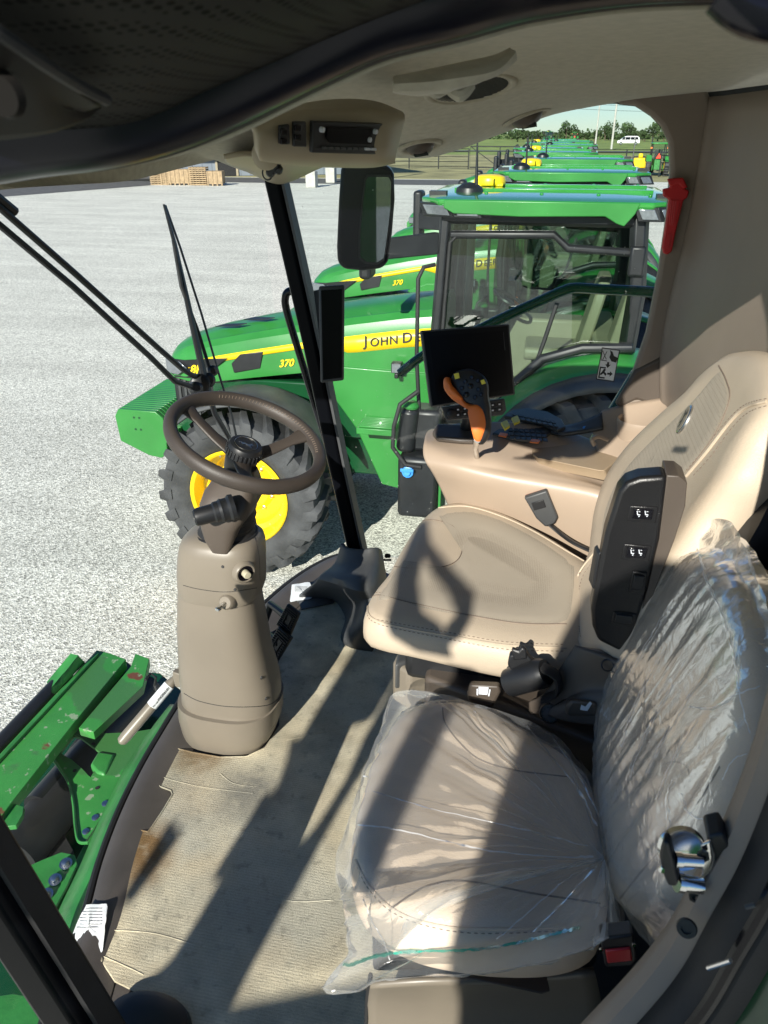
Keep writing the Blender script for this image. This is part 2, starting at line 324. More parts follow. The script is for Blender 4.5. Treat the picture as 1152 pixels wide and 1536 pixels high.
# gravel
def gravel():
    m = bpy.data.materials.new('gravel'); m.use_nodes = True; t = m.node_tree; N = t.nodes; L = t.links; b = N['Principled BSDF']; b.inputs['Roughness'].default_value = .95
    b.inputs['Specular IOR Level'].default_value = .15
    tc = N.new('ShaderNodeTexCoord')
    v = N.new('ShaderNodeTexVoronoi'); v.inputs['Scale'].default_value = 48; L.new(tc.outputs['Object'], v.inputs['Vector'])
    v2 = N.new('ShaderNodeTexVoronoi'); v2.inputs['Scale'].default_value = 75; L.new(tc.outputs['Object'], v2.inputs['Vector'])
    s = N.new('ShaderNodeSeparateColor'); L.new(v.outputs['Color'], s.inputs[0]); s2 = N.new('ShaderNodeSeparateColor'); L.new(v2.outputs['Color'], s2.inputs[0])
    ad = N.new('ShaderNodeMath'); ad.operation = 'ADD'; L.new(s.outputs[0], ad.inputs[0]); L.new(s2.outputs[0], ad.inputs[1])
    rp = N.new('ShaderNodeValToRGB'); e = rp.color_ramp.elements; e[0].position = 0; e[0].color = (.15,.148,.13,1); e[1].position = .85; e[1].color = (.95,.94,.84,1)
    x = rp.color_ramp.elements.new(.42); x.color = (.54,.54,.475,1)
    hf = N.new('ShaderNodeMath'); hf.operation = 'MULTIPLY'; hf.inputs[1].default_value = .5; L.new(ad.outputs[0], hf.inputs[0]); L.new(hf.outputs[0], rp.inputs[0])
    n = N.new('ShaderNodeTexNoise'); n.inputs['Scale'].default_value = .35; n.inputs['Detail'].default_value = 6; L.new(tc.outputs['Object'], n.inputs['Vector'])
    mp = N.new('ShaderNodeMapping'); mp.inputs['Scale'].default_value = (.25, 2.0, 1); mp.inputs['Rotation'].default_value = (0,0,.35); L.new(tc.outputs['Object'], mp.inputs[0])
    n3 = N.new('ShaderNodeTexNoise'); n3.inputs['Scale'].default_value = .6; n3.inputs['Detail'].default_value = 3; n3.inputs['Distortion'].default_value = .8; L.new(mp.outputs[0], n3.inputs['Vector'])
    a2 = N.new('ShaderNodeMath'); a2.operation = 'ADD'; L.new(n.outputs[0], a2.inputs[0]); L.new(n3.outputs[0], a2.inputs[1])
    mr = N.new('ShaderNodeMapRange'); mr.inputs[1].default_value = .7; mr.inputs[2].default_value = 1.3; mr.inputs[3].default_value = .88; mr.inputs[4].default_value = 1.1; L.new(a2.outputs[0], mr.inputs[0])
    wv = N.new('ShaderNodeTexWave'); wv.wave_type = 'RINGS'; wv.inputs['Scale'].default_value = .10; wv.inputs['Distortion'].default_value = 14; wv.inputs['Detail'].default_value = 3; wv.inputs['Detail Scale'].default_value = .25
    mpw = N.new('ShaderNodeMapping'); mpw.inputs['Location'].default_value = (22,-30,0); L.new(tc.outputs['Object'], mpw.inputs[0]); L.new(mpw.outputs[0], wv.inputs['Vector'])
    wr = N.new('ShaderNodeMapRange'); wr.inputs[1].default_value = .75; wr.inputs[2].default_value = 1.0; wr.inputs[4].default_value = .16; L.new(wv.outputs[0], wr.inputs[0])
    a3 = N.new('ShaderNodeMath'); a3.operation = 'ADD'; L.new(a2.outputs[0], a3.inputs[0]); L.new(wr.outputs[0], a3.inputs[1]); L.new(a3.outputs[0], mr.inputs[0])
    mx = N.new('ShaderNodeMix'); mx.data_type = 'RGBA'; mx.blend_type = 'MULTIPLY'; mx.inputs[0].default_value = 1; L.new(rp.outputs[0], mx.inputs[6]); L.new(mr.outputs[0], mx.inputs[7])
    L.new(mx.outputs[2], b.inputs['Base Color'])
    bp = N.new('ShaderNodeBump'); bp.inputs['Strength'].default_value = .35; bp.inputs['Distance'].default_value = .012; L.new(v.outputs['Distance'], bp.inputs['Height'])
    bp2 = N.new('ShaderNodeBump'); bp2.inputs['Strength'].default_value = .6; bp2.inputs['Distance'].default_value = .008; L.new(v2.outputs['Distance'], bp2.inputs['Height']); L.new(bp.outputs[0], bp2.inputs['Normal'])
    L.new(bp2.outputs[0], b.inputs['Normal']); return m
M['gravel'] = gravel()
M['grass'] = mat('field_grass', (.20,.25,.055), .95, 0, .3, .15, detail=10, dark=(.12,.17,.035))
M['drygrass'] = mat('dry_verge', (.33,.30,.14), .95, 0, .25, .3, detail=9)
M['asphalt'] = mat('asphalt', (.10,.10,.10), .9, 0, .15, 2)
M['leaf'] = mat('tree_leaves', (.05,.09,.025), .8, 0, .35, .35, detail=6)
M['bark'] = mat('bark', (.10,.075,.05), .9, 0, .2, 4)
M['wall'] = mat('shed_cladding', (.20,.23,.27), .6, .1, .05, 1)
M['concrete'] = mat('concrete', (.45,.44,.40), .85, 0, .1, 3, bump=.2, bscale=40)
M['wood'] = mat('pallet_wood', (.36,.26,.15), .8, 0, .15, 5)
# ================================================================== GROUND AND FAR SETTING
def sheet(x0, y0, x1, y1, z, nx=1, ny=1):
    mb = MB(); mb.grid([[Vector((x0+(x1-x0)*i/nx, y0+(y1-y0)*j/ny, z)) for i in range(nx+1)] for j in range(ny+1)]); return mb
struct('grass_field', sheet(-900, -900, 900, 900, -.05), M['grass'])
struct('gravel_lot', sheet(-110, -40, 32, 74, 0), M['gravel'])
struct('mown_verge', sheet(-300, 74, 300, 150, -.035), M['drygrass'])
struct('side_road', sheet(-120, 66, -7, 73, .012), M['asphalt'])
struct('country_road', sheet(-600, 172, 600, 180, .02), M['asphalt'])

# ================================================================== TRACTOR
def wheel(parent, x, y, r, wd, rr, nl, side, name='wheel', lugd=.045, dish=.12):
    """side -1: outer face looks to -y. Tyre is the part, rim its sub-part."""
    cy = y; c = Vector((x, cy, r)); mb = MB(); hw = wd/2; rt = r - lugd
    prof = [(rr*.98, -hw*.72), (rr*1.04, -hw*.86), (rr+(rt-rr)*.35, -hw*1.0), (rr+(rt-rr)*.68, -hw*1.0), (rt*.965, -hw*.93), (rt*.99, -hw*.75), (rt, -hw*.3),
            (rt, hw*.3), (rt*.99, hw*.75), (rt*.965, hw*.93), (rr+(rt-rr)*.68, hw*1.0), (rr+(rt-rr)*.35, hw), (rr*1.04, hw*.86), (rr*.98, hw*.72)]
    mb.lathe(prof, c, (0,1,0), 64, False)
    da = 2*math.pi/nl
    for s in (-1, 1):
        for k in range(nl):
            a0 = k*da + (0 if s < 0 else da/2)
            # lug: a bar from the centre line sweeping back to the shoulder and down the sidewall
            st = [(.02, 0, r, rt), (.45, .30, r, rt), (.88, .62, r*.995, rt*.985), (1.0, .78, r*.965, rt*.95), (1.035, .86, rt*.93, rt*.86)]
            rings = []
            for (yy, da_, ro, ri) in st:
                a = a0 + da_*da*.9; tw = .017 + .010*yy
                q = []
                for (rad, ang) in ((ri-.01, a - tw*1.5/r*1.6), (ro, a - tw/r*1.3), (ro, a + tw/r*1.3), (ri-.01, a + tw*1.5/r*1.6)):
                    q.append(c + Vector((math.sin(ang)*rad, s*hw*yy, math.cos(ang)*rad)))
                rings.append(q)
            mb.loft(rings)
    ty = obj(name, mb, M['tyre'], parent, sharp=35)
    rb = MB(); o = side
    pr = [(rr*1.0, o*hw*.80), (rr*1.03, o*hw*.88), (rr*1.0, o*hw*.92), (rr*.95, o*hw*.86), (rr*.93, o*hw*.55), (rr*.90, o*hw*.35), (rr*.80, o*hw*.30), (rr*.76, o*hw*.05), (rr*.55, o*(hw*.05)), (rr*.45, o*hw*.18), (rr*.24, o*hw*.2), (rr*.22, o*hw*.5), (0.001, o*hw*.52)]
    rb.lathe(pr, c, (0,1,0), 48, False)
    rb.lathe([(rr*.98, -hw*.86), (rr*.98, hw*.8)], c, (0,1,0), 48, False)
    nf = len(rb.f)
    for k in range(10):
        a = 2*math.pi*k/10; p = c + Vector((math.sin(a)*rr*.52, o*hw*.08, math.cos(a)*rr*.52)); rb.lathe([(.018, 0), (.018, .02), (.009, .025), (.009, .045)], p, (0,o,0), 6)
    for k in range(16):
        a = 2*math.pi*(k+.5)/16; p = c + Vector((math.sin(a)*rr*.86, o*hw*.325, math.cos(a)*rr*.86)); rb.lathe([(.010, 0), (.010, .012)], p, (0,o,0), 6)
    rim = obj('rim', rb, [M['yellow'], M['metal']], ty, sharp=30)
    for q in rim.data.polygons:
        if q.index >= nf: q.material_index = 1
    return ty

def simple_seat(mb, x, y, z, w=.5):
    for (s, cx, cz, ax) in ((1, x, z, 0),):
        mb.loft([[Vector((x-.25+ (0 if k in (0,3) else .5), y + (w/2 if k > 1 else -w/2)*f, z+h)) for k in range(4)] for f, h in ((.9,0),(1,.03),(1,.09),(.9,.12))])
        mb.loft([[Vector((x+.22+dx+h*.22, y + (w/2 if k > 1 else -w/2)*f, z+.1+h)) for k, dx in ((0,0),(1,.1),(2,.1),(3,0))] for f, h in ((.9,0),(1,.06),(1,.45),(.85,.62),(.6,.68))])

def build_tractor(label, group):
    t = thing('tractor', label, 'tractor', (0,0,0), group)
    # ---- hood
    st = [(-1.55,2.60,.53,1.85),(-1.9,2.56,.53,1.86),(-2.4,2.48,.53,1.88),(-2.9,2.39,.53,1.88),(-3.4,2.29,.52,1.80),(-3.85,2.19,.49,1.72),(-4.15,2.10,.45,1.70),(-4.32,2.02,.40,1.72),(-4.42,1.92,.30,1.74)]
    rings = []
    for x, zt, w_, zb in st:
        half = [(-w_*1.0, zb), (-w_*1.02, zb+(zt-.30-zb)*.5), (-w_, zt-.30), (-w_*.985, zt-.20), (-w_*.93, zt-.12), (-w_*.80, zt-.065), (-w_*.72, zt-.06), (-w_*.6, zt-.02), (-w_*.3, zt), (0, zt+.01)]
        full = half + [(-y_, z_) for y_, z_ in half[:-1][::-1]]
        rings.append([Vector((x, y_, z_)) for y_, z_ in full])
    mb = MB(); mb.loft(rings); obj('hood', mb, M['green'], t, sharp=28)
    def hy(x, z):      # near-side hood skin at x
        for (a, b) in zip(st, st[1:]):
            if b[0] <= x <= a[0]:
                f = (a[0]-x)/(a[0]-b[0]); zt = a[1]+(b[1]-a[1])*f; w_ = a[2]+(b[2]-a[2])*f; break
        else: zt, w_ = st[-1][1], st[-1][2]
        return zt, w_
    for sgn in (-1, 1):
        # yellow stripe along the shoulder line, widening to the lettering panel
        top = []; bot = []
        for k in range(25):
            x = -4.12 + (2.53)*k/24; zt, w_ = hy(x, 0); zc = zt-.22
            lo = .055 if x < -2.62 else (.055 + (x+2.62)/.2*.10 if x < -2.42 else .155)
            f = w_*1.0 + .006
            top.append(Vector((x, sgn*(f*.99), zc+.005))); bot.append(Vector((x, sgn*(f + .003), zc-lo)))
        s_ = MB(); s_.grid([top, bot] if sgn > 0 else [bot, top]); so = obj('stripe', s_, M['yellow'], t, thick=.004)
        p0 = Vector((-2.27, sgn*.548, 2.17))
        dx = Vector((1, 0, .165)).normalized()
        if sgn < 0:
            text('lettering', 'J', M['ink'], p0 + Vector((0,0,.012)), dx, (0,0,1), .135, so, .004, .008)
            text('lettering', 'OHN', M['ink'], p0 + dx*.058, dx, (0,0,1), .112, so, .004, .008, space=1.1)
            text('lettering', 'D', M['ink'], p0 + dx*.365, dx, (0,0,1), .135, so, .004, .008)
            text('lettering', 'EERE', M['ink'], p0 + dx*.485, dx, (0,0,1), .112, so, .004, .008, space=1.1)
        else:
            text('lettering', 'JOHN DEERE', M['ink'], p0 + dx*.75, -dx, (0,0,1), .115, so, .004, .018)
        # side panel below the hood
        sp = MB(); q = [(-1.55,1.95),(-1.55,.80),(-1.75,.72),(-2.1,.78),(-2.35,1.35),(-2.62,1.72),(-2.9,1.86),(-2.6,1.98)]
        sp.prism([Vector((x, sgn*.50, z)) for x, z in q], (0, sgn*.06, 0)); obj('side_panel', sp, M['green'], t, bev=.012)
        hp = MB(); hp.prism([Vector((x, sgn*.525, z)) for x, z in ((-3.62,1.93),(-3.52,2.03),(-3.28,2.07),(-3.32,1.90),(-3.6,1.84))], (0, sgn*.012, 0)); obj('intake_screen', hp, M['black'], t, bev=.006)
        # dark nose panel with headlight
        nz = MB(); nz.prism([Vector((x, sgn*y_, z)) for x, y_, z in ((-4.36,.36,1.90),(-4.15,.462,1.92),(-3.86,.50,1.96),(-3.66,.515,1.98),(-3.90,.50,1.80),(-4.10,.47,1.74),(-4.30,.405,1.72),(-4.40,.33,1.76))], (0, sgn*.014, 0)); no_ = obj('nose_panel', nz, M['black'], t, bev=.005)
        hl = MB(); hl.prism([Vector((x, sgn*y_, z)) for x, y_, z in ((-4.41,.35,1.90),(-4.20,.462,1.90),(-4.12,.475,1.84),(-4.24,.45,1.76),(-4.40,.37,1.755))], (0, sgn*.022, 0)); obj('headlight', hl, M['lamp'], t, bev=.01)
        if sgn < 0:
            text('model_mark', '8R', M['yellow'], (-4.08, -.515, 1.80), (1,.0,.10), (.1,0,1), .12, no_, .004, .03, .2)
            text('model_number', '370', M['yellow'], (-3.12, -.545, 1.93), (1,0,.15), (.12,0,1), .10, t, .006, .028, .15)
    fr = MB(); fr.box((-4.36,-.36,1.05),(-3.75,.36,1.76)); go = obj('grille', fr, M['black'], t, bev=.03)
    sl = MB()
    for k in range(9): sl.box((-4.30+k*.065,-.375,1.15),(-4.275+k*.065,-.36,1.70))
    obj('grille_slats', sl, M['grey'], go)
    ch = MB(); ch.box((-3.95,-.28,.75),(-.3,.28,1.2)); ch.box((-3.9,-.42,1.2),(-1.5,.42,1.75)); ch.lathe([(.26,-.6),(.26,.6)], (0,0,1.05), (0,1,0), 20); ch.box((-3.1,-.75,.68),(-2.75,.75,.95)); obj('chassis', ch, M['dkgreen'], t, bev=.02)
    sc = MB(); sc.prism([Vector((x,-.45,z)) for x, z in ((-4.0,1.55),(-3.5,1.7),(-3.5,1.25),(-3.95,1.15))], (0,.9,0)); obj('front_shroud', sc, M['green'], t, bev=.02)
    vt = MB(); vt.prism([Vector(p) for p in ((-3.9,-.2,2.205),(-3.62,-.34,2.255),(-3.5,-.34,2.285),(-3.78,-.2,2.235))], (0,0,.008)); vt.prism([Vector(p) for p in ((-3.62,-.12,2.27),(-3.34,-.30,2.32),(-3.22,-.30,2.345),(-3.5,-.12,2.30))], (0,0,.008)); obj('hood_vent', vt, M['black'], t)
    # ---- front weights
    wb = MB(); wb.box((-4.4,-.4,1.02),(-3.9,.4,1.3))
    for z in (1.17, 1.3):
        for x in (-4.75,-4.69): wb.lathe([(.012,0),(.012,.004)], (x,-.562,z), (0,-1,0), 8)
    wt = obj('weight_bracket', wb, M['dkgreen'], t)
    for k in range(18):
        y0 = -.56 + k*.0625; mb = MB()
        mb.prism([Vector((x, y0, z)) for x, z in ((-4.97,1.30),(-4.92,1.38),(-4.50,1.38),(-4.42,1.31),(-4.42,1.20),(-4.30,1.18),(-4.30,1.06),(-4.42,1.04),(-4.42,.92),(-4.50,.86),(-4.64,.88),(-4.95,1.02))], (0,.052,0)); obj('weight', mb, M['green'], wt, bev=.008)
    # ---- wheels and fenders
    for sgn in (-1, 1):
        wheel(t, -3.35, sgn*.965, .83, .71, .48, 21, sgn, 'front_wheel')
        wheel(t, 0, sgn*1.02, 1.05, .68, .60, 22, sgn, 'rear_wheel', .055)
        ff = MB(); rows = []
        for k in range(13):
            a = R(-50 + 108*k/12); rad = .95
            rows.append([Vector((-3.30 + math.sin(a)*rad*1.02, sgn*yy, .83 + math.cos(a)*(rad-dz))) for yy, dz in ((.66,.0),(.72,-.02),(1.20,-.02),(1.26,.03))])
        ff.grid(rows); obj('front_fender', ff, M['grey'], t, thick=.02)
        rf = MB(); rows = []; lip = []
        for k in range(19):
            a = R(-98 + 160*k/18); rad = 1.22
            rows.append([Vector((math.sin(a)*(rad+dr), sgn*yy, 1.08 + math.cos(a)*(rad+dr))) for yy, dr in ((.60,.02),(.75,.03),(1.05,.02),(1.18,-.02),(1.24,-.07))])
            lip.append([Vector((math.sin(a)*(rad+dr), sgn*yy, 1.08 + math.cos(a)*(rad+dr))) for yy, dr in ((1.22,-.05),(1.32,-.07),(1.36,-.12),(1.36,-.17))])
        rf.grid(rows); fo = obj('rear_fender', rf, M['green'], t, thick=.02)
        lp = MB(); lp.grid(lip); obj('fender_lip', lp, M['grey'], fo, thick=.015)
        ib = MB(); rows = [[Vector((math.sin(R(-98+160*k/18))*rr_, sgn*.60, 1.08+math.cos(R(-98+160*k/18))*rr_)) for rr_ in (.25,1.24)] for k in range(19)]; ib.grid(rows); obj('fender_wall', ib, M['black'], fo, thick=.015)
    # ---- cab
    fm = MB()
    for sgn in (-1, 1):
        fm.tube([(-1.50,sgn*.78,1.62),(-1.56,sgn*.78,2.4),(-1.50,sgn*.80,3.42)], .052, 6)
        fm.tube([(.06,sgn*.80,2.2),(.08,sgn*.82,2.8),(.02,sgn*.82,3.42)], .075, 6)
        fm.tube([(-1.50,sgn*.80,3.36),(.02,sgn*.82,3.36)], .06, 6)
        fm.tube([(-1.50,sgn*.80,1.62),(-1.0,sgn*.86,1.66),(-.9,sgn*.88,1.95),(-.62,sgn*.92,2.25),(-.3,sgn*.93,2.36),(.1,sgn*.92,2.38)], .045, 8)
        fm.tube([(-1.46,sgn*.81,3.22),(-.62,sgn*.83,3.24),(-.5,sgn*.83,3.14),(-.0,sgn*.83,3.12)], .035, 6)
    fm.tube([(-1.5,-.8,3.36),(-1.5,.8,3.36)], .06, 6); fm.tube([(.05,-.82,3.36),(.05,.82,3.36)], .06, 6)
    fm.box((-1.52,-.78,1.45),(.05,.78,1.60)); fm.box((.0,-.6,1.6),(.06,.6,2.25))
    obj('cab_frame', fm, M['black'], t, bev=.01)
    for sgn in (-1, 1):
        d = MB(); d.grid([[Vector((-1.50,sgn*.79,1.66)),Vector((-.95,sgn*.87,1.70))],[Vector((-1.54,sgn*.79,2.3)),Vector((.05,sgn*.90,2.42))],[Vector((-1.50,sgn*.80,3.32)),Vector((.05,sgn*.82,3.32))]])
        dd = obj('door_glass', d, M['tglass'], t)
        h_ = MB(); h_.tube([(-1.47,sgn*.815,1.75),(-1.50,sgn*.815,2.4),(-1.46,sgn*.825,3.16),(-1.40,sgn*.826,3.22),(-.7,sgn*.84,3.24)], .016, 6); h_.tube([(-1.1,sgn*.87,2.02),(-.72,sgn*.90,2.02),(-.62,sgn*.90,2.4),(-.55,sgn*.89,2.7)], .018, 6); obj('door_seal', h_, M['blackrub'], dd)
        for bx in ((-.02,min(sgn*.86,sgn*.93),2.95,.10,max(sgn*.86,sgn*.93),3.18),(-1.42,min(sgn*.80,sgn*.85),2.0,-1.30,max(sgn*.80,sgn*.85),2.28)): hg = MB(); hg.box(bx[:3], bx[3:]); obj('door_hinge' if bx[0] > -1 else 'door_lock', hg, M['black'], dd, bev=.02)
    d = MB(); d.grid([[Vector((-1.54,-.76,1.6)),Vector((-1.54,.76,1.6))],[Vector((-1.60,-.76,2.4)),Vector((-1.60,.76,2.4))],[Vector((-1.54,-.76,3.34)),Vector((-1.54,.76,3.34))]]); obj('windshield', d, M['tglass'], t)
    d = MB(); d.grid([[Vector((.08,-.76,2.25)),Vector((.08,.76,2.25))],[Vector((.07,-.76,3.34)),Vector((.07,.76,3.34))]]); obj('rear_glass', d, M['tglass'], t)
    # cab inside
    s_ = MB(); simple_seat(s_, -.55, .0, 2.05, .52); simple_seat(s_, -.35, -.55, 2.0, .34); obj('seat', s_, M['cream'], t, bev=.03)
    s_ = MB(); s_.box((-1.0,.32,1.7),(-.25,.62,2.32)); s_.box((-1.25,-.12,1.6),(-1.1,.12,2.35)); s_.box((-.2,-.7,2.2),(.02,.7,2.35)); s_.box((-1.48,.68,1.7),(-1.40,.76,3.3)); obj('cab_console', s_, M['cream'], t, bev=.03)
    s_ = MB(); s_.box((-1.02,.30,2.45),(-.95,.55,2.68)); s_.tube([(-1.1,0,2.3),(-.98,0,2.55)], .05); s_.tube([Vector((-.98,0,2.56)) + Vector((.17*math.cos(a)*.85, .18*math.sin(a), -.17*math.cos(a)*.45)) for a in [2*math.pi*k/20 for k in range(20)]], .017, 6, True); s_.box((-1.5,-.76,1.6),(-1.47,.76,1.9)); obj('cab_controls', s_, M['black'], t)
    s_ = MB(); s_.tube([(-.95,.42,2.32),(-.92,.40,2.42),(-.95,.38,2.5)], .03); obj('joystick', s_, M['orange'], t)
    # ---- roof
    rf = MB(); outl = lambda f, z, g=0: [Vector((x*f_ - .70, y_, z)) for x, y_, f_ in ((-1.02+g,-.72+g,1),(-.85+g,-.96+g,1),(.80-g,-.98+g,1),(1.0-g,-.80+g,1),(1.0-g,.80-g,1),(.80-g,.98-g,1),(-.85+g,.96-g,1),(-1.02+g,.72-g,1))]
    rf.loft([outl(1,3.42,.03), outl(1,3.47), outl(1,3.50,.0), outl(1,3.512,.05), outl(1,3.522,.18), outl(1,3.530,.5)])
    ro = obj('roof', rf, M['green_roof'], t, bev=.012, sharp=20)
    for sgn in (-1, 1):
        fa = MB(); fa.prism([Vector((x, sgn*.94, z)) for x, z in ((-1.50,3.50),(-1.50,3.44),(-1.42,3.40),(-.9,3.385),(-.25,3.40),(-.16,3.35),(-.10,3.33),(-.03,3.42),(.0,3.50))], (0, sgn*.052, 0)); obj('roof_fascia', fa, M['green'], ro, bev=.008)
        for (x0, x1, ya, yb) in ((-1.70,-1.47,.86,.96),(-1.44,-1.24,.955,.975),(-.02,.13,.965,.965),(.15,.30,.965,.86)):
            hb2 = MB(); hb2.prism([Vector((x0+.02, sgn*(ya-.06), 3.365)), Vector((x1+.05, sgn*(yb-.06), 3.365)), Vector((x1, sgn*(yb-.06), 3.47)), Vector((x0-.02, sgn*(ya-.06), 3.47))], (0, sgn*.06, 0)); hb3 = obj('roof_light', hb2, M['black'], ro, bev=.006)
            q = MB(); q.prism([Vector((x0+.05, sgn*ya, 3.38)), Vector((x1+.02, sgn*yb, 3.38)), Vector((x1-.02, sgn*yb, 3.455)), Vector((x0+.01, sgn*ya, 3.455))], (0, sgn*.015, 0)); obj('lens', q, M['lamp'], hb3, bev=.006)
    ub = MB(); ub.box((-1.66,-.86,3.36),(.26,.86,3.44)); obj('roof_underside', ub, M['black'], ro, bev=.02)
    rs = MB()
    for y_ in (-.30, .30): rs.box((-1.5,y_-.03,3.518),(.15,y_+.03,3.548))
    for x_ in (-1.2,-.75,-.3,.1):
        for y_ in (-.62,.0,.62): rs.lathe([(.018,0),(.018,.012),(.008,.02)], (x_,y_,3.520), (0,0,1), 8)
    obj('roof_ribs', rs, M['green_roof'], ro, bev=.01)
    dm = MB(); dm.lathe([(.11,0),(.145,.01),(.15,.045),(.135,.08),(.09,.095),(.0,.10)], (-1.25,.28,3.53), (0,0,1), 24); dm.box((-1.36,.16,3.53),(-1.12,.40,3.56)); obj('receiver_dome', dm, M['yellow'], ro, bev=.01)
    fn = MB(); fn.lathe([(.12,0),(.11,.04),(.06,.075),(.0,.085)], (-1.36,-.42,3.515), (0,0,1), 20); fn.tube([(-1.30,-.45,3.53),(-1.31,-.45,3.9)], [.016,.007]); fn.box((-1.66,-.72,3.50),(-1.52,-.62,3.545)); fn.box((.14,-.72,3.50),(.26,-.62,3.545)); obj('antenna', fn, M['black'], ro)
    # ---- mirrors, rails, steps, lamps
    for sgn in (-1, 1):
        a = MB(); a.prism([Vector((-1.55,sgn*.82,3.24)), Vector((-1.55,sgn*.82,3.06)), Vector((-2.05,sgn*1.15,3.04)), Vector((-2.05,sgn*1.15,3.20))], (-.05,0,0)); ao = obj('mirror_arm', a, M['black'], t, bev=.01)
        m_ = MB(); m_.prism([Vector((-2.02,sgn*1.12,3.42)), Vector((-2.02,sgn*1.34,3.42)), Vector((-2.02,sgn*1.34,2.92)), Vector((-2.02,sgn*1.12,2.92))], (-.10,0,0)); mo_ = obj('mirror', m_, M['black'], ao, bev=.03)
        a = MB(); a.tube([(-1.58,sgn*.84,2.98),(-1.66,sgn*.92,2.97),(-1.70,sgn*.95,2.88),(-1.70,sgn*.95,2.2),(-1.66,sgn*.98,1.7)], .018); obj('grab_rail', a, M['blackrub'], t)
    a = MB(); a.box((-1.98,-.70,1.98),(-1.88,-.62,2.08)); a.box((-1.95,-.70,1.93),(-1.91,-.6,1.98)); wl = obj('work_light', a, M['black'], t, bev=.01)
    a = MB(); a.box((-1.97,-.71,1.99),(-1.89,-.70,2.07)); obj('lens', a, M['lamp'], wl)
    a = MB(); a.box((-1.82,-1.18,.75),(-1.45,-.72,1.35)); a.lathe([(.09,0),(.09,.42)], (-1.78,-1.0,1.35), (.1,0,1), 16); a.box((-1.72,-1.02,1.35),(-1.46,-.75,1.75)); tk = obj('fluid_tank', a, M['black'], t, bev=.04)
    a = MB(); a.lathe([(.075,0),(.08,.02),(.06,.05),(.03,.06)], (-1.74,-1.0,1.77), (.1,0,1), 16); obj('filler_cap', a, M['green'], tk)
    a = MB(); a.lathe([(.055,0),(.055,.03),(.035,.035),(.03,.06)], (-1.72,-1.18,1.22), (0,-1,.15), 10); a.box((-1.78,-1.25,1.24),(-1.66,-1.235,1.27)); obj('blue_cap', a, M['blue'], tk, bev=.004)
    a = MB(); a.tube([(-1.66,-1.10,1.95),(-1.80,-1.18,1.85),(-1.85,-1.2,1.65),(-1.86,-1.2,1.45),(-1.74,-1.22,1.30),(-1.6,-1.2,1.28)], .02); obj('step_rail', a, M['blackrub'], t)
    a = MB(); a.box((-2.28,-.86,1.42),(-1.92,-.56,1.48))
    for k in range(7): a.box((-2.26,-.84+k*.04,1.48),(-1.94,-.82+k*.04,1.50))
    obj('service_step', a, M['green'], t, bev=.006)
    a = MB()
    for k, z in enumerate((.45,.78,1.1)):
        for j in range(4): a.box((-1.40,-1.30+j*.05+k*.08,z),(-1.0,-1.27+j*.05+k*.08,z+.03))
    a.box((-1.42,-1.3,.4),(-1.40,-.95,1.5)); a.box((-1.0,-1.3,.4),(-.98,-.95,1.5)); obj('access_steps', a, M['green'], t)
    return t
TG = 'green tractors parked in a row on the gravel'
LAB = ['nearest green tractor, with its whole side, front weights and cab right outside the window',
       'second green tractor of the row, its roof right behind the nearest tractor',
       'third green tractor of the row, only its roof and hood showing',
       'fourth green tractor of the row, yellow receiver dome on a low green roof',
       'fifth green tractor of the row counted from the cab window',
       'sixth green tractor of the row counted from the cab window',
       'seventh green tractor of the row, small and near its far end',
       'eighth green tractor of the row, next to last',
       'farthest green tractor of the row by the fence']
t0 = build_tractor(LAB[0], TG); bpy.context.view_layer.update()
base_children = t0
for k in range(1, 9):
    c = copy_tree(t0); c['label'] = LAB[k]
    if k in (2, 4, 5, 7, 8):
        for ch in [q for r_ in c.children for q in r_.children if q.name.startswith('receiver_dome')]: bpy.data.objects.remove(ch)
    c.location = (.60 + (0, .24, .45, .0, -.35, .25, -.45, .3, -.1)[k] + random.uniform(-.1,.1), 7.5 + 4.75*k + random.uniform(-.3,.3), 0); c.rotation_euler = (0,0,R(random.uniform(-2.2,2.2)))
t0.location = (.60, 7.5, 0)
# ================================================================== FAR THINGS
struct('ground_shade_sheet', MB().grid([[G(-60,300,.012), G(250,276,.012)],[G(-60,272,.012), G(250,268,.012)]]), M['asphalt'])  # dark sheet painted in for a shadow lying on the gravel
# shed on the left, with its lean-to posts
A, B = G(60, 268), G(535, 261)
u = (B - A).normalized(); nrm = Vector((u.y, -u.x, 0))      # towards the camera
sh = thing('storage_shed', 'long grey metal shed across the gravel with dark open bays', 'shed', tuple(A))
mb = MB(); mb.obox(A, B - A, -nrm*14, (0,0,6.2)); obj('wall', mb, M['wall'], sh)
mb = MB(); Lw = (B-A).length
for k in range(int(Lw/.9)): mb.obox(A + u*(k*.9) + nrm*.003, u*.06, nrm*.04, (0,0,6.1))
obj('wall_ribs', mb, M['wall'], sh)
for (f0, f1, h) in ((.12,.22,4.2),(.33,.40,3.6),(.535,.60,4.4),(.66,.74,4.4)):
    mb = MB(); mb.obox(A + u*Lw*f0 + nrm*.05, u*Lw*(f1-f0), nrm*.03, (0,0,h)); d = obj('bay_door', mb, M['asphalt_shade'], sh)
    mb = MB()
    for q in (f0, f1): mb.obox(A + u*(Lw*q-.1) + nrm*.05, u*.2, nrm*.1, (0,0,h+.1))
    obj('door_frame', mb, M['cream'], d)
mb = MB(); mb.obox(A + Vector((0,0,6.2)) + nrm*8, (B-A), -nrm*22.5, (0,0,.35)); obj('roof', mb, M['wall'], sh)
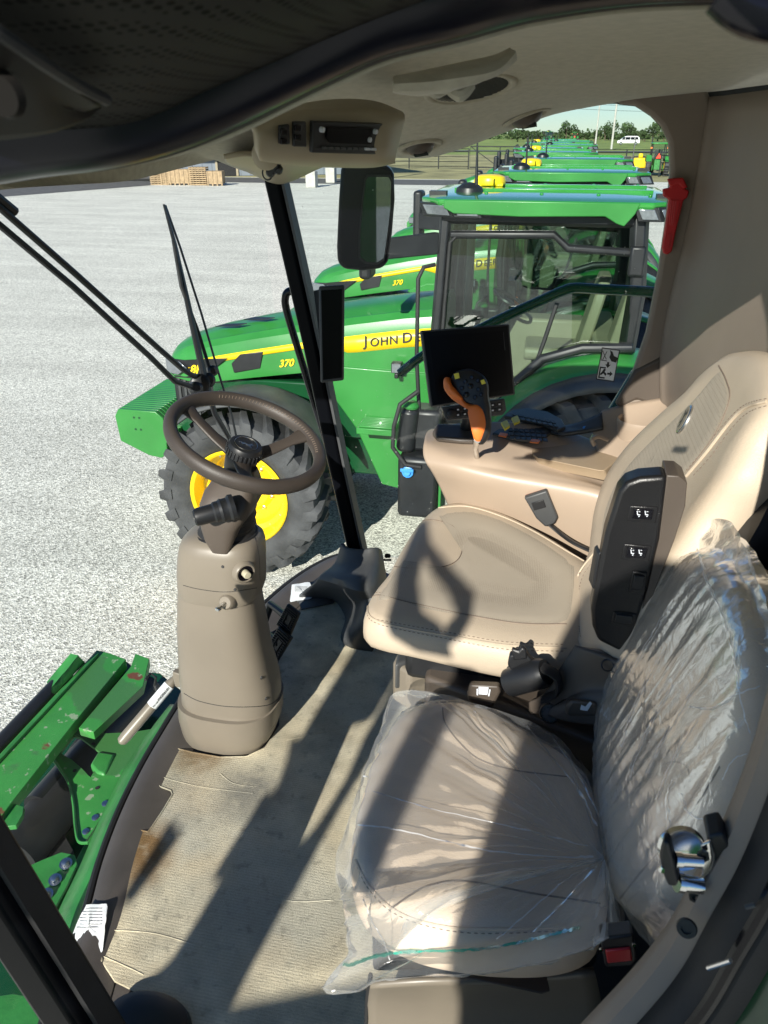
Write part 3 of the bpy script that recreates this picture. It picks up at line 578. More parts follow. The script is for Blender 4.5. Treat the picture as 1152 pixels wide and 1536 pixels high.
for (px, py, w_) in ((468,281,.0),(497,274,.0),(560,270,0)):
    g = G(px, py); mb = MB(); mb.box(g + Vector((-.16,-.16,.9)), g + Vector((.16,.16,6.2))); p = obj('canopy_post', mb, M['wall'], sh)
    mb = MB(); mb.box(g + Vector((-.38,-.38,0)), g + Vector((.38,.38,1.15))); obj('concrete_base', mb, M['concrete'], p, bev=.03)
# pallets stacked by the shed
PG = 'wooden pallet stacks along the shed'
for i, (px, py, w_, h, lab, crate) in enumerate(((243,277,1.5,.9,'low leftmost pile of wooden pallets by the shed',0),(269,277,2.6,1.15,'wide tan wooden crate between the pallet piles by the shed',1),(300,277.5,1.35,1.45,'tallest pile of stacked wooden pallets by the shed',0),(325,278,1.2,1.05,'square wooden crate at the right end of the pallets by the shed',1))):
    g = G(px, py); t = thing('pallet_crate' if crate else 'pallet_stack', lab, 'crate' if crate else 'pallets', tuple(g), PG); r_ = R(12)
    if crate:
        mb = MB(); mb.box(g + Vector((-w_/2,-.6,.12)), g + Vector((w_/2,.6,h)), r_, g); obj('crate_box', mb, M['wood'], t)
        mb = MB()
        for k in range(int(w_/.35)+1):
            x0 = -w_/2 + k*(w_-.1)/int(w_/.35); mb.box(g + Vector((x0,-.64,0)), g + Vector((x0+.1,-.6,h)), r_, g)
        obj('batten', mb, M['wood'], t)
    else:
        for k in range(int(h/.15)):
            mb = MB(); z = k*.15
            for yy in (-.6,-.05,.5): mb.box(g + Vector((-w_/2,yy,z+.02)), g + Vector((w_/2,yy+.1,z+.10)), r_, g)
            for q in range(6): x0 = -w_/2 + q*(w_-.12)/5; mb.box(g + Vector((x0,-.62,z+.10)), g + Vector((x0+.12,.62,z+.125)), r_, g)
            obj('pallet', mb, M['wood'], t)
# pipe fence and gate
F0 = G(640, 253); fy = F0.y
def fence(x0, x1, y0, y1, label):
    t = thing('pipe_fence', label, 'fence', (x0, y0, 0)); n = max(2, int(abs(x1-x0)/3.2))
    a = Vector((x0,y0,0)); b = Vector((x1,y1,0))
    for k in range(n+1):
        p = a.lerp(b, k/n); mb = MB(); mb.tube([p, p + Vector((0,0,2.1))], .07, 6); obj('post', mb, M['black'], t)
    for h in (.25,.75,1.25,1.75,2.05):
        mb = MB(); mb.tube([a + Vector((0,0,h)), b + Vector((0,0,h))], .035, 5); obj('rail', mb, M['black'], t)
fence(-3.5, 40, fy, fy, 'dark pipe fence behind the tractors at the far edge of the lot')
fence(-34, -10.4, fy, fy, 'dark pipe fence between the shed posts and the gate')
gt = thing('field_gate', 'dark metal gate with a diagonal brace left of the row of roofs', 'gate', (-10, fy-1, 0))
a, b = Vector((-10.2, fy-.3, 0)), Vector((-3.7, fy-.3, 0))
mb = MB(); mb.tube([a + Vector((0,0,.2)), a + Vector((0,0,2.3)), b + Vector((0,0,2.3)), b + Vector((0,0,.2))], .06, 6, True); mb.tube([a.lerp(b,.5)+Vector((0,0,.2)), a.lerp(b,.5)+Vector((0,0,2.3))], .05, 6); obj('gate_frame', mb, M['black'], gt)
mb = MB(); mb.tube([a + Vector((0,0,2.3)), a.lerp(b,.5) + Vector((0,0,.2)), b + Vector((0,0,2.3))], .045, 6); obj('brace', mb, M['black'], gt)
# van on the road
def van():
    g = G(942, 217.5); t = thing('white_van', 'white minivan driving on the road beyond the field', 'van', tuple(g)); L_ = 6.2
    q = [(-3.1,.45),(-3.05,1.1),(-2.3,1.3),(-1.3,2.1),(-.6,2.3),(2.3,2.3),(2.85,1.9),(3.0,1.2),(3.05,.45)]
    mb = MB(); mb.prism([g + Vector((x,-1.0,z)) for x, z in q], (0,2,0)); obj('body', mb, mat('white_car_paint', (.8,.8,.8), .2, 0, .02, 3, coat=.5), t, bev=.12)
    for (x0, x1, s0) in ((-2.0,-1.05,.5),(-.95,.35,0),(.45,1.55,0),(1.65,2.6,-.2)):
        mb = MB(); mb.prism([g + Vector(p) for p in ((x0,-1.03,1.35),(x1,-1.03,1.35),(x1+min(0,s0),-1.0,2.05),(x0+max(0,s0),-1.0,2.05))], (0,.03,0)); obj('window', mb, M['blackgl'], t)
    for x in (-2.05, 2.0):
        mb = MB(); mb.lathe([(.42,-1.04),(.42,-.7)], g + Vector((x,0,.42)), (0,1,0), 20); w_ = obj('wheel', mb, M['blackrub'], t)
        mb = MB(); mb.lathe([(.24,-1.06),(.24,-1.03)], g + Vector((x,0,.42)), (0,1,0), 16); obj('rim', mb, M['metal'], w_)
van()
# utility poles and cables
PGp = 'utility poles along the road'; ptop = []
for px, py, h, lab in ((893,217,14,'thin pale utility pole left of the van'),(917,224,15,'taller thicker utility pole just left of the white minivan'),(560,222,14,'utility pole far left beyond the shed yard'),(1130,222,15,'utility pole right of the row behind the cab pillar')):
    g = G(px, py); t = thing('utility_pole', lab, 'utility pole', tuple(g), PGp)
    mb = MB(); mb.tube([g, g + Vector((0,0,h))], [.24,.15], 8); obj('pole', mb, M['concrete'], t)
    mb = MB(); mb.box(g + Vector((-1.1,-.08,h-1.0)), g + Vector((1.1,.08,h-.85))); mb.box(g + Vector((-.8,-.08,h-2.2)), g + Vector((.8,.08,h-2.05))); obj('crossarm', mb, M['concrete'], t); ptop.append((g, h))
for k, z in enumerate((8.3, 9.4, 10.6, 11.2, 12.6)):
    mb = MB(); y_ = 205 + k; mb.tube([Vector((x, y_, z - .9*math.sin(math.pi*((x+300)%60)/60))) for x in range(-300, 320, 10)], .035, 4)
    tag(obj('power_cable', mb, M['grey']), ('lowest','second lowest','middle','second highest','highest')[k] + ' thin dark overhead cable crossing the sky above the field', 'cable', 'overhead cables along the road')
# trees
def tree(px, py, h, w_, lab):
    g = G(px, 204.5); d = random.uniform(-25, 40); dirn = Vector((g.x, g.y, 0)).normalized(); g = Vector((0,0,0)) + dirn * (330 + d)
    t = thing('field_tree', lab, 'tree', tuple(g), 'trees along the far edge of the field')
    mb = MB(); mb.tube([g, g + Vector((.1,0,h*.35)), g + Vector((0,.1,h*.7))], [.28,.2,.08], 7)
    for k in range(5):
        a = random.uniform(0, 6.28); s = g + Vector((0,0,h*random.uniform(.25,.5))); mb.tube([s, s + Vector((math.cos(a)*w_*.3, math.sin(a)*w_*.3, h*.22))], [.12,.04], 5)
    obj('trunk', mb, M['bark'], t)
    mb = MB(); lobes = [(Vector((random.gauss(0,.25)*w_, random.gauss(0,.25)*w_, h*random.uniform(.38,.88))), random.uniform(.16,.32)*w_) for _ in range(9)]
    for k in range(520):
        c, r_ = random.choice(lobes); v = Vector((random.gauss(0,1), random.gauss(0,1), random.gauss(0,.8))).normalized() * r_ * random.uniform(.55,1.05)
        p = g + c + v; s = random.uniform(.18,.42); a = Vector((random.gauss(0,1), random.gauss(0,1), random.gauss(0,1))).normalized(); b_ = a.orthogonal().normalized(); c2 = a.cross(b_)
        mb.add([p + b_*s, p + c2*s, p - b_*s, p - c2*s*.8], [(0,1,2,3)])
    obj('crown', mb, M['leaf'], t)
ORD = 'first second third fourth fifth sixth seventh eighth ninth tenth eleventh twelfth thirteenth fourteenth fifteenth sixteenth seventeenth eighteenth nineteenth twentieth twenty-first twenty-second twenty-third twenty-fourth twenty-fifth twenty-sixth twenty-seventh twenty-eighth twenty-ninth thirtieth thirty-first thirty-second thirty-third thirty-fourth'.split()
kinds = ['small round tree', 'tall full tree', 'low spreading tree', 'slim tree', 'broad ragged tree']
for i in range(34):
    px = 770 + i*8.0 + random.uniform(-3,3); big = px in () or (abs(px-850) < 6 or abs(px-910) < 6 or abs(px-945) < 6 or abs(px-985) < 9)
    h = random.uniform(5.2,7) if big else random.uniform(2.5,4)
    tree(px, 204, h, h*random.uniform(.65,.95), '%s tree from the left along the far edge of the field' % ORD[i])
mb = MB()
for k in range(5200):
    x = random.uniform(-230, 240); y_ = 395 + random.uniform(-6, 6) + 5*math.sin(x*.07); hh = 3.2 + 1.6*noise.noise(Vector((x*.06,0,0))); z = random.uniform(0, hh); s = random.uniform(.4,.9)
    a = Vector((random.gauss(0,1), random.gauss(0,1), random.gauss(0,1))).normalized(); b_ = a.orthogonal().normalized(); c2 = a.cross(b_); p = Vector((x,y_,z))
    mb.add([p + b_*s, p + c2*s, p - b_*s, p - c2*s], [(0,1,2,3)])
tag(obj('distant_hedgerow', mb, M['leaf']), 'low dark green hedgerow running along the horizon behind the trees', 'hedgerow', None, 'stuff')
# compact tractor seen from behind, triangle on its back
def rear_tractor(g, s, lab, yaw=0, tri=True):
    t = thing('compact_tractor', lab, 'tractor', tuple(g))
    def V(x, y, z): return g + Vector((x*s, y*s, z*s))
    for sg in (-1, 1):
        for (yy, r_, w_, nm) in ((0,.78,.42,'rear_wheel'),(2.1,.5,.3,'front_wheel')):
            mb = MB(); mb.lathe([(r_*.5,-w_/2*s),(r_*s*.9,-w_/2*s),(r_*s,-w_*.3*s),(r_*s,w_*.3*s),(r_*s*.9,w_/2*s),(r_*.5,w_/2*s)], V(sg*.82,yy,r_), (1,0,0), 24)
            for k in range(16):
                a = 6.283*k/16; c_ = V(sg*.82,yy,r_) + Vector((0,math.sin(a),math.cos(a)))*r_*s; mb.box(c_ - Vector((w_*.45*s,.04,.04)), c_ + Vector((w_*.45*s,.04,.04)))
            w2 = obj(nm, mb, M['tyre'], t); mb = MB(); mb.lathe([(r_*.55*s, -w_*.52*s),(r_*.5*s,w_*.52*s)], V(sg*.82,yy,r_), (1,0,0), 20); obj('rim', mb, M['yellow'], w2)
        mb = MB(); mb.prism([V(sg*.82-.24,-.75,1.2),V(sg*.82-.24,-.4,1.72),V(sg*.82-.24,.4,1.72),V(sg*.82-.24,.8,1.2),V(sg*.82-.24,.3,1.6),V(sg*.82-.24,-.35,1.6)], (.48*s,0,0)); obj('rear_fender', mb, M['green'], t, bev=.02)
        mb = MB(); mb.tube([V(sg*.6,-.35,1.4),V(sg*.62,-.45,2.0),V(sg*.58,-.4,2.6)], .05*s, 6); mb.tube([V(sg*.6,1.0,1.2),V(sg*.58,.9,2.6)], .05*s, 6); obj('cab_post', mb, M['black'], t)
        mb = MB(); mb.box(V(sg*.72-.08,-.5,2.25), V(sg*.72+.08,-.42,2.38)); obj('lamp', mb, M['orange'], t)
    mb = MB(); mb.box(V(-.68,-.6,2.6), V(.68,1.1,2.75)); obj('roof', mb, M['green'], t, bev=.06)
    mb = MB(); mb.grid([[V(-.55,-.42,1.45),V(.55,-.42,1.45)],[V(-.55,-.42,2.58),V(.55,-.42,2.58)]]); obj('rear_glass', mb, M['tglass'], t)
    mb = MB(); mb.box(V(-.35,1.0,.7), V(.35,2.9,1.45)); obj('hood', mb, M['green'], t, bev=.08)
    mb = MB(); mb.box(V(-.3,-.5,.5), V(.3,1.0,1.35)); mb.box(V(-.5,-.75,.45), V(-.42,-.4,.9)); mb.box(V(.42,-.75,.45), V(.5,-.4,.9)); obj('chassis', mb, M['green_steel'], t, bev=.03)
    mb = MB(); mb.box(V(-.28,.1,1.3), V(.28,.6,2.1)); obj('seat', mb, M['black'], t, bev=.05)
    if tri:
        mb = MB(); mb.prism([V(-.25,-.62,1.45),V(.25,-.62,1.45),V(0,-.62,1.9)], (0,.02,0)); obj('warning_triangle', mb, mat('fluorescent_red', (.85,.06,.02), .5, 0, 0), t)
rear_tractor(G(983, 263.5), 1.05, 'small green tractor seen from behind with a red warning triangle, right of the row')
rear_tractor(G(861, 214.5), 1.15, 'tiny distant green cab tractor from behind, at the field edge past the row')
c = copy_tree(t0); c['label'] = 'distant green tractor facing the camera beyond the end of the row'; c.location = G(822, 221); c.rotation_euler = (0,0,R(88)); c['group'] = TG
# loader frame and implement beside the compact tractor
g = G(962, 262); t = thing('loader_frame', 'yellow and black implement frame between the last roofs and the small tractor', 'farm implement', tuple(g))
mb = MB(); mb.tube([g + Vector((-1,0,0)), g + Vector((-1,0,3.1)), g + Vector((.6,0,3.3)), g + Vector((.7,0,0))], .06, 6); mb.tube([g + Vector((-1,0,1.6)), g + Vector((.7,0,1.6))], .05, 6); obj('hoop', mb, M['black'], t)
mb = MB(); mb.box(g + Vector((-.9,-.3,.6)), g + Vector((.5,.3,1.5))); mb.box(g + Vector((-.5,-.35,1.5)), g + Vector((-.1,.35,1.9))); obj('hopper', mb, M['yellow'], t, bev=.1)
mb = MB(); mb.lathe([(.4,-.15),(.4,.15)], g + Vector((-.9,0,.4)), (0,1,0), 16); mb.lathe([(.4,-.15),(.4,.15)], g + Vector((.7,0,.4)), (0,1,0), 16); obj('wheel', mb, M['blackrub'], t)
g = G(1001, 265); t = thing('black_rack', 'dark metal rack standing right beside the small tractor', 'rack', tuple(g))
mb = MB(); mb.tube([g + Vector((-.8,0,0)), g + Vector((-.8,0,2.3)), g + Vector((.8,0,2.3)), g + Vector((.8,0,0))], .06, 6)
for h in (.6,1.2,1.8): mb.tube([g + Vector((-.8,0,h)), g + Vector((.8,0,h))], .04, 5)
obj('frame', mb, M['black'], t)
# ================================================================== HARVESTER CAB (the vehicle the camera looks into)
def patch(rows, n=6): mb = MB(); mb.grid(smooth_grid(rows, n)); return mb
cab = thing('harvester_cab', 'harvester cab around the seats, with black posts, tan trim, glass and headliner', 'vehicle cab', (-.3, 1.3, FL))
YW = 2.30      # right-hand window plane
# ---- floor pan and sill
sill = [(60,1560),(98,1450),(128,1380),(150,1300),(178,1225),(212,1155),(250,1090),(285,1035),(330,980),(385,920),(440,872),(490,842),(530,830)]
S0 = [Z(x, y, .0) for x, y in sill]
S1 = cr(S0, 4)
mb = MB(); inner = [p + Vector((.9, .0, 0)) for p in S1]
fl_ = [Vector((p.x, p.y, FL-.006)) for p in S1] + [Vector((-.2, YW, FL-.006)), Vector((.62, YW, FL-.006)), Vector((.62, .42, FL-.006)), Vector((-.55, .38, FL-.006))]
mb.prism(fl_[::-1], (0,0,-.06)); obj('floor_pan', mb, M['pan'], cab)
# raised sill lip, seam against the windshield
rows = []
for k, p in enumerate(S1):
    t_ = (S1[min(k+1, len(S1)-1)] - S1[max(k-1,0)]).normalized(); o_ = Vector((t_.y, -t_.x, 0))
    rows.append([p + o_*d + Vector((0,0,h)) for d, h in ((.11,-.003),(.075,.010),(.045,.020),(.022,.022),(.008,.014),(.0,-.02))])
mb = MB(); mb.grid(rows); obj('floor_sill', mb, M['pan'], cab)
mb = MB(); mb.tube([p + Vector((-.004,0,.006)) for p in S1], .009, 8); obj('windshield_seal', mb, M['blackrub'], cab)
# ---- windshield glass
LEAN = Vector((-.27, 0, 1.50))
def wsh(p, f): return p + LEAN*f + Vector((-.10*math.sin(math.pi*f), 0, 0))
mb = MB(); mb.grid([[wsh(p + Vector((-.01,0,0)), f/8) for p in S1] for f in range(9)]); obj('windshield', mb, M['wglass'], cab)
# ---- right-hand window glass, its lower frame and corner decals
wo = [(548,832),(505,700),(460,540),(418,300),(412,240),(520,215),(700,190),(860,140),(950,140),(1000,175),(1015,240),(1010,330),(985,450),(955,570),(930,640),(900,700),(800,760),(640,840)]
mb = MB(); mb.prism([Y(x, y, YW) for x, y in wo], (0,.005,0)); wgl = obj('side_window', mb, M['glass'], cab)
def decal(name, pts, m, parent, yy): mb = MB(); mb.prism([Y(x, y, yy) for x, y in pts], (0,.0006,0)); return obj(name, mb, m, parent)
st = decal('exit_sticker', [(903,521),(930,525),(921,573),(894,569)], M['white'], wgl, YW-.004)
ln = lambda pts, w_=1.2: [(a, b) for a, b in pts]
for q in ([(903,521),(930,525),(929.7,526.5),(902.7,522.5)], [(894.3,567.5),(921.3,571.5),(921,573),(894,569)], [(903,521),(904.2,521.2),(895.2,569.2),(894,569)], [(928.8,524.8),(930,525),(921,573),(919.8,572.8)],
          [(915,525),(919,528),(921,534),(927,537),(924,544),(917,542),(914,536),(916,531)], [(911,543),(914,543.3),(913.5,547),(916,547.4),(911.3,552),(908,546.4),(910.3,546.6)],
          [(900,550),(909,551),(908.8,553),(901.5,552),(899.5,565),(907,566),(906.7,568),(897,566.7)], [(906,553),(909,554.2),(907,558),(910,561),(908,564),(905,560),(901,563),(900,561),(903,557.5)], [(911,559),(915,559.5),(915.3,557),(919,561),(914.2,565),(914.5,562.3),(910.6,561.8)],
          [(903.5,526),(904.5,526),(910,539),(909,539.3)], [(910,527),(911,527.3),(904.5,540),(903.5,539.6)], [(903,525.5),(903.8,525.6),(902,540),(901.2,540)], [(901,539.5),(910.5,541),(910.4,542),(901,540.5)]):
    decal('symbol', q, M['ink'], st, YW-.0048)
dl = decal('glass_mark', [(573,838.5),(587,838.5),(587,841.5),(573,841.5)], M['ink'], wgl, YW-.004); 
decal('emblem', [(577,836),(577,832),(579,830.5),(584,830.5),(586,832),(586,836),(584,837),(579,837)], M['ink'], dl, YW-.004)
# white scratch of light on the glass is left to the renderer; lower right frame rail
mb = MB(); mb.box((-.62, YW+.006, FL-.1), (.62, YW+.04, FL+.06)); obj('side_panel', mb, M['taupe_dk'], cab, bev=.01)
# ---- front right pillar
def bar(pts, wx, wy, rot=0):
    rings = []
    for p in pts: rings.append([p + Vector((dx*wx, dy*wy, 0)) for dx, dy in ((-.5,-.35),(-.35,-.5),(.35,-.5),(.5,-.35),(.5,.5),(-.5,.5))])
    mb = MB(); mb.loft(rings); return mb
pb = [Y(537,835,YW-.04), Y(505,690,YW-.04), Y(470,520,YW-.04), Y(436,370,YW-.04), Y(411,262,YW-.04), Y(404,225,YW-.04)]
pil = obj('front_pillar', bar(pb, .050, .07), M['pillar'], cab, bev=.004)
mb = MB(); mb.loft([[p + Vector((dx,dy,0)) for dx, dy in ((.026,-.03),(.034,-.03),(.034,.02),(.026,.02))] for p in pb]); obj('pillar_seal', mb, M['grey'], pil)
# boot at the pillar foot: smooth moulded shell
rows = [
 [Y(516,815,2.22), Y(524,822,2.20), Y(545,826,2.19), Y(560,822,2.20), Y(568,826,2.26)],
 [Y(505,848,2.20), Y(520,850,2.16), Y(546,848,2.14), Y(563,845,2.17), Y(572,850,2.26)],
 [Y(480,868,2.14), Y(508,874,2.08), Y(543,885,2.02), Y(562,880,2.08), Y(577,880,2.24)],
 [Z(448,893,.02), Z(490,890,.05), Z(533,905,.10), Z(549,930,.14), Z(580,915,.16)],
 [Z(446,905,.0), Z(497,893,.012), Z(522,925,.02), Z(517,962,.02), Z(560,975,.02)]]
bt = patch(rows, 6); obj('pillar_boot', bt, M['grey'], cab, thick=.012)
mb = MB(); mb.grid([[Z(x,y,.004) for x,y in ((440,880),(470,868),(520,835))],[Z(x,y,.012) for x,y in ((452,915),(500,905),(540,870))]]); obj('boot_flange', mb, M['grey'], cab, thick=.006)
# ---- front left pillar (lower left of the picture), near the door
lp = [Z(150,1580,.0) + Vector((0,0,-.05)), Z(150,1580,.0)]
b0 = Y(138,1536,.62); d0 = Y(-98,1160,.62)
mb = MB(); rings = []
for f in (-.15, 0, .3, .7, 1.0, 1.4): c_ = b0.lerp(d0, f); rings.append([c_ + Vector((dx,dy,0)) for dx, dy in ((-.050,-.03),(-.04,-.04),(.022,-.04),(.032,-.03),(.032,.03),(-.050,.03))])
mb.loft(rings); lpo = obj('door_pillar', mb, M['pillar'], cab, bev=.006)
rings = []; mb = MB()
for f in (-.15, 0, .3, .7, 1.0, 1.4): c_ = b0.lerp(d0, f) + Vector((.036,.0,0)); rings.append([c_ + Vector((dx,dy,0)) for dx, dy in ((-.003,-.02),(.004,-.018),(.004,.018),(-.003,.02))])
mb.loft(rings); obj('pillar_seal', mb, M['blackrub'], lpo)
# ---- headliner
far = [(-260,330),(-120,306),(0,285),(110,277),(200,270),(290,248),(340,240),(400,262),(430,262),(510,236),(560,236),(600,237),(645,236),(690,224),(730,209),(770,194),(830,172),(900,158),(960,149),(1075,137),(1152,127),(1300,110)]
def farpt(x, y):
    if x < 400: f = (400-x)/400; return Y(x, y, max(.75, YW - 1.15*min(1, f)))
    return Y(x, y, YW-.01)
FP = [farpt(*q) for q in far]
HZ = FL + 1.66
rows = [FP]
for f in (.12, .3, .5, .72, 1.0):
    r_ = []
    for p in FP:
        nr_ = .58 + .32*max(0, min(1, (p.x+.45)/.6)); yy = p.y + (nr_ - p.y)*f; s_ = min(1, f/.62); s_ = s_*s_*(3-2*s_); zz = p.z + (HZ - p.z)*s_
        xx = p.x + (p.x*.0)
        r_.append(Vector((xx, yy, zz)))
    rows.append(r_)
hl = patch(rows, 5); hlb = hl.bvh(); hlo = obj('headliner', hl, M['headliner'], cab)
mb = MB(); mb.prism([Vector((x, y, FL+1.74)) for x, y in ((-1.35,.30),(-.50,.30),(-.15,.52),(.15,.82),(.95,.90),(.95,2.38),(-1.35,2.38))], (0,0,.12)); obj('cab_roof', mb, M['green'], cab, bev=.04)
mb = MB(); mb.box((-1.30,2.33,FL+1.60),(.90,2.38,FL+1.76)); obj('roof_side', mb, M['black'], cab)
# visor moulding, speaker grilles, vents on the headliner
def on_liner(px, py, off=.0): return hit(hlb, px, py, off)
def disc_on(px, py, rpx, name, m, prof, parent, bvh=None, n=40):
    b = bvh or hlb; c_ = hit(b, px, py); e1 = hit(b, px+6, py); e2 = hit(b, px, py-6)
    nr = (e1-c_).cross(e2-c_).normalized()
    if nr.dot(C0-c_) < 0: nr = -nr
    rr = rpx * (c_-C0).length / FPX
    mb = MB(); mb.lathe([(r*rr, h*rr) for r, h in prof], c_, nr, n, True); return obj(name, mb, m, parent, sharp=50), c_, nr, rr
so, c_, nr, rr = disc_on(705, 133, 62, 'speaker_grille', M['headliner'], [(1.0,0),(.98,.04),(.92,.06),(.86,.04),(.84,.012),(.0,.01)], cab)
tx = Vector((1,0,0)) - nr*nr.x; tx.normalize(); ty = nr.cross(tx)
mb = MB()
for k in range(-9, 10):
    y_ = k*.085*rr; L_ = math.sqrt(max(0, (.8*rr)**2 - y_**2)); p = c_ + nr*rr*.014 + ty*y_; mb.obox(p - tx*L_, tx*2*L_, ty*rr*.038, nr*rr*.012)
obj('slots', mb, M['ink'], so)
for (px, py, r_) in ((630,219,31),(790,175,33)):
    so, c_, nr, rr = disc_on(px, py, r_, 'ceiling_vent', M['headliner'], [(1.0,0),(.97,.08),(.88,.12),(.74,.09),(.66,.0),(.0,-.02)], cab)
    mb = MB(); mb.lathe([(.62,.0),(.60,.12),(.48,.26),(.25,.36),(.0,.38)] and [(a*rr, b*rr) for a, b in ((.64,.0),(.60,.14),(.46,.28),(.24,.36),(.001,.38))], c_, nr, 24); ba = obj('vent_ball', mb, M['taupe_dk'], so)
    mb = MB()
    for k in (-1,0,1): mb.obox(c_ + nr*rr*.3 + ty*(k*.16*rr) - tx*rr*.3, tx*rr*.6, ty*rr*.03, nr*rr*.1)
    obj('louvre', mb, M['black'], ba)
# grab handle / lamp moulding hanging in front of the grille
rows = [[Y(x, y, yy) for x, y, yy in r] for r in (
 [(590,123,.90),(620,118,.93),(680,105,.95),(740,92,.96),(768,80,.97)],
 [(588,127,.89),(622,128,.90),(680,120,.91),(740,106,.93),(770,82,.95)],
 [(592,130,.90),(630,135,.92),(685,128,.94),(745,102,.96),(768,86,.97)])]
vo = obj('sun_visor', patch(rows, 6), M['headliner'], cab, thick=.006)
mb = MB(); mb.tube(cr([Y(640,130,.92), Y(655,137,.93), Y(672,131,.94), Y(690,143,.93), Y(705,127,.94)], 6), .007, 8); obj('visor_clip', mb, M['headliner'], vo)
# ---- overhead console with radio, front right corner
rows = [[Y(x, y, yy) for x, y, yy in r] for r in (
 [(372,188,1.25),(430,170,1.40),(500,158,1.50),(560,160,1.58),(600,175,1.65)],
 [(378,196,1.20),(440,178,1.32),(505,168,1.44),(565,168,1.52),(603,180,1.62)],
 [(380,204,1.19),(445,180,1.30),(510,180,1.42),(572,182,1.50),(598,186,1.60)],
 [(382,224,1.20),(445,228,1.31),(512,230,1.43),(570,231,1.51),(588,226,1.60)],
 [(388,232,1.23),(450,240,1.38),(515,243,1.50),(560,243,1.58),(590,238,1.68)])]
ovo = obj('overhead_console', patch(rows, 6), M['cream'], cab, thick=.01)
def face(x, y, d=0): # point on the console front face plane
    o_ = Y(445,205,1.305); n_ = (Y(512,180,1.42)-o_).cross(Y(445,228,1.31)-o_).normalized()
    if n_.dot(C0-o_) < 0: n_ = -n_
    return PL(x, y, o_ + n_*(.026+d), n_), n_
def fprism(name, pts, m, parent, d0=0, t_=.006, bev=0):
    n_ = face(450,200)[1]; mb = MB(); mb.prism([face(x, y, d0)[0] for x, y in pts], n_*t_); return obj(name, mb, m, parent, bev=bev)
ra = fprism('radio', [(464,180),(577,184),(577,231),(463,228)], M['black'], ovo, 0, .008, .002)
fprism('radio_display', [(490,190),(556,192),(556,216),(494,214),(488,205)], M['screen'], ra, .0085, .002)
for k in range(9):
    x0 = 482 + k*9.2; fprism('preset_button', [(x0,219.5+k*.25),(x0+7,219.7+k*.25),(x0+7,223.5+k*.25),(x0,223.3+k*.25)], M['grey'] if k < 7 else M['icon'], ra, .0085, .003)
for (x, y, r_) in ((481,194,3.2),(561,197,3.5),(552,209,3)):
    p, n_ = face(x, y, .0085); mb = MB(); mb.lathe([(r_*p.length/FPX*.0+.0045,0),(.004,.006),(.0,.0065)], p, n_, 12); obj('knob', mb, M['icon'], ra)
for q in ([(416,187),(430,185),(431,216),(416,215)], [(437,181),(455,181),(456,220),(437,219)]):
    sw = fprism('rocker_panel', q, M['black'], ovo, 0, .006, .002); x0, y0 = q[0]
    for dy in (6, 20): fprism('rocker_switch', [(x0+3,y0+dy),(x0+12,y0+dy),(x0+12,y0+dy+9),(x0+3,y0+dy+9)], M['blackgl'], sw, .0065, .004, .001)
# corner moulding below it, and the dark camera-like cluster with a ring
rows = [[Y(x, y, yy) for x, y, yy in r] for r in (
 [(335,231,1.70),(370,226,1.72),(400,232,1.80),(450,240,1.95),(500,236,2.1)],
 [(338,236,1.85),(372,238,1.90),(405,244,1.98),(450,248,2.08),(500,240,2.18)],
 [(345,240,2.0),(385,250,2.08),(410,258,2.12),(440,256,2.16),(490,243,2.22)],
 [(352,243,2.15),(392,262,2.22),(412,270,2.22),(432,268,2.22),(480,246,2.26)])]
obj('corner_moulding', patch(rows, 6), M['cream'], cab, thick=.01)
mb = MB(); c_ = Y(399,232,1.58); n_ = Vector((.3,-1,-.25)).normalized(); mb.lathe([(.028,0),(.026,.014),(.018,.02),(.0,.02)], c_, n_, 20); dmo = obj('dome_lamp', mb, M['cream'], cab)
cl = thing('mirror_mount_cluster', 'small black sensor cluster with a dangling ring under the overhead radio console', 'sensor', tuple(Y(410,255,1.75)))
mb = MB()
for x, y, r_ in ((404,243,.011),(417,240,.010),(412,250,.014),(406,258,.010),(418,255,.009)): p = Y(x, y, 1.72); mb.lathe([(r_*.8,-.012),(r_,-.006),(r_,.006),(r_*.6,.012)], p, (.2,-1,-.2), 14)
obj('sensor_body', mb, M['black'], cl)
mb = MB(); p = Y(401,260,1.72); mb.tube([p + Vector((math.cos(a)*.011, 0, math.sin(a)*.013)) for a in [2*math.pi*k/20 for k in range(20)]], .0018, 6, True); obj('pull_ring', mb, M['black'], cl)
# ---- rear right pillar trim
rp = [(925,155),(952,158),(975,172),(993,190),(1004,215),(1006,255),(1001,320),(988,410),(970,500),(950,560),(930,606),(922,628),(960,640),(1010,640),(1010,590),(1000,560),(1008,500),(1030,400),(1055,290),(1074,170),(1060,130),(990,130),(930,140)]
mb = MB(); mb.prism([Y(x, y, YW-.045) for x, y in rp][::-1], (0,.045,0)); rpo = obj('rear_pillar_trim', mb, M['trim'], cab, bev=.012, seg=3)
mb = MB(); mb.tube([Y(x, y, YW-.012) for x, y in ((912,148),(930,153),(955,156),(979,172),(997,192),(1008,217),(1009,256),(1004,320),(991,410),(973,500),(952,562),(933,606))], .006, 6); obj('window_seal', mb, M['blackrub'], rpo)
mb = MB(); mb.prism([Y(x, y, YW-.052) for x, y in ((952,556),(1003,530),(1006,600),(1002,614),(955,600),(930,612),(922,606))], (0,.02,0)); obj('pillar_collar', mb, M['taupe_dk'], rpo, bev=.008)
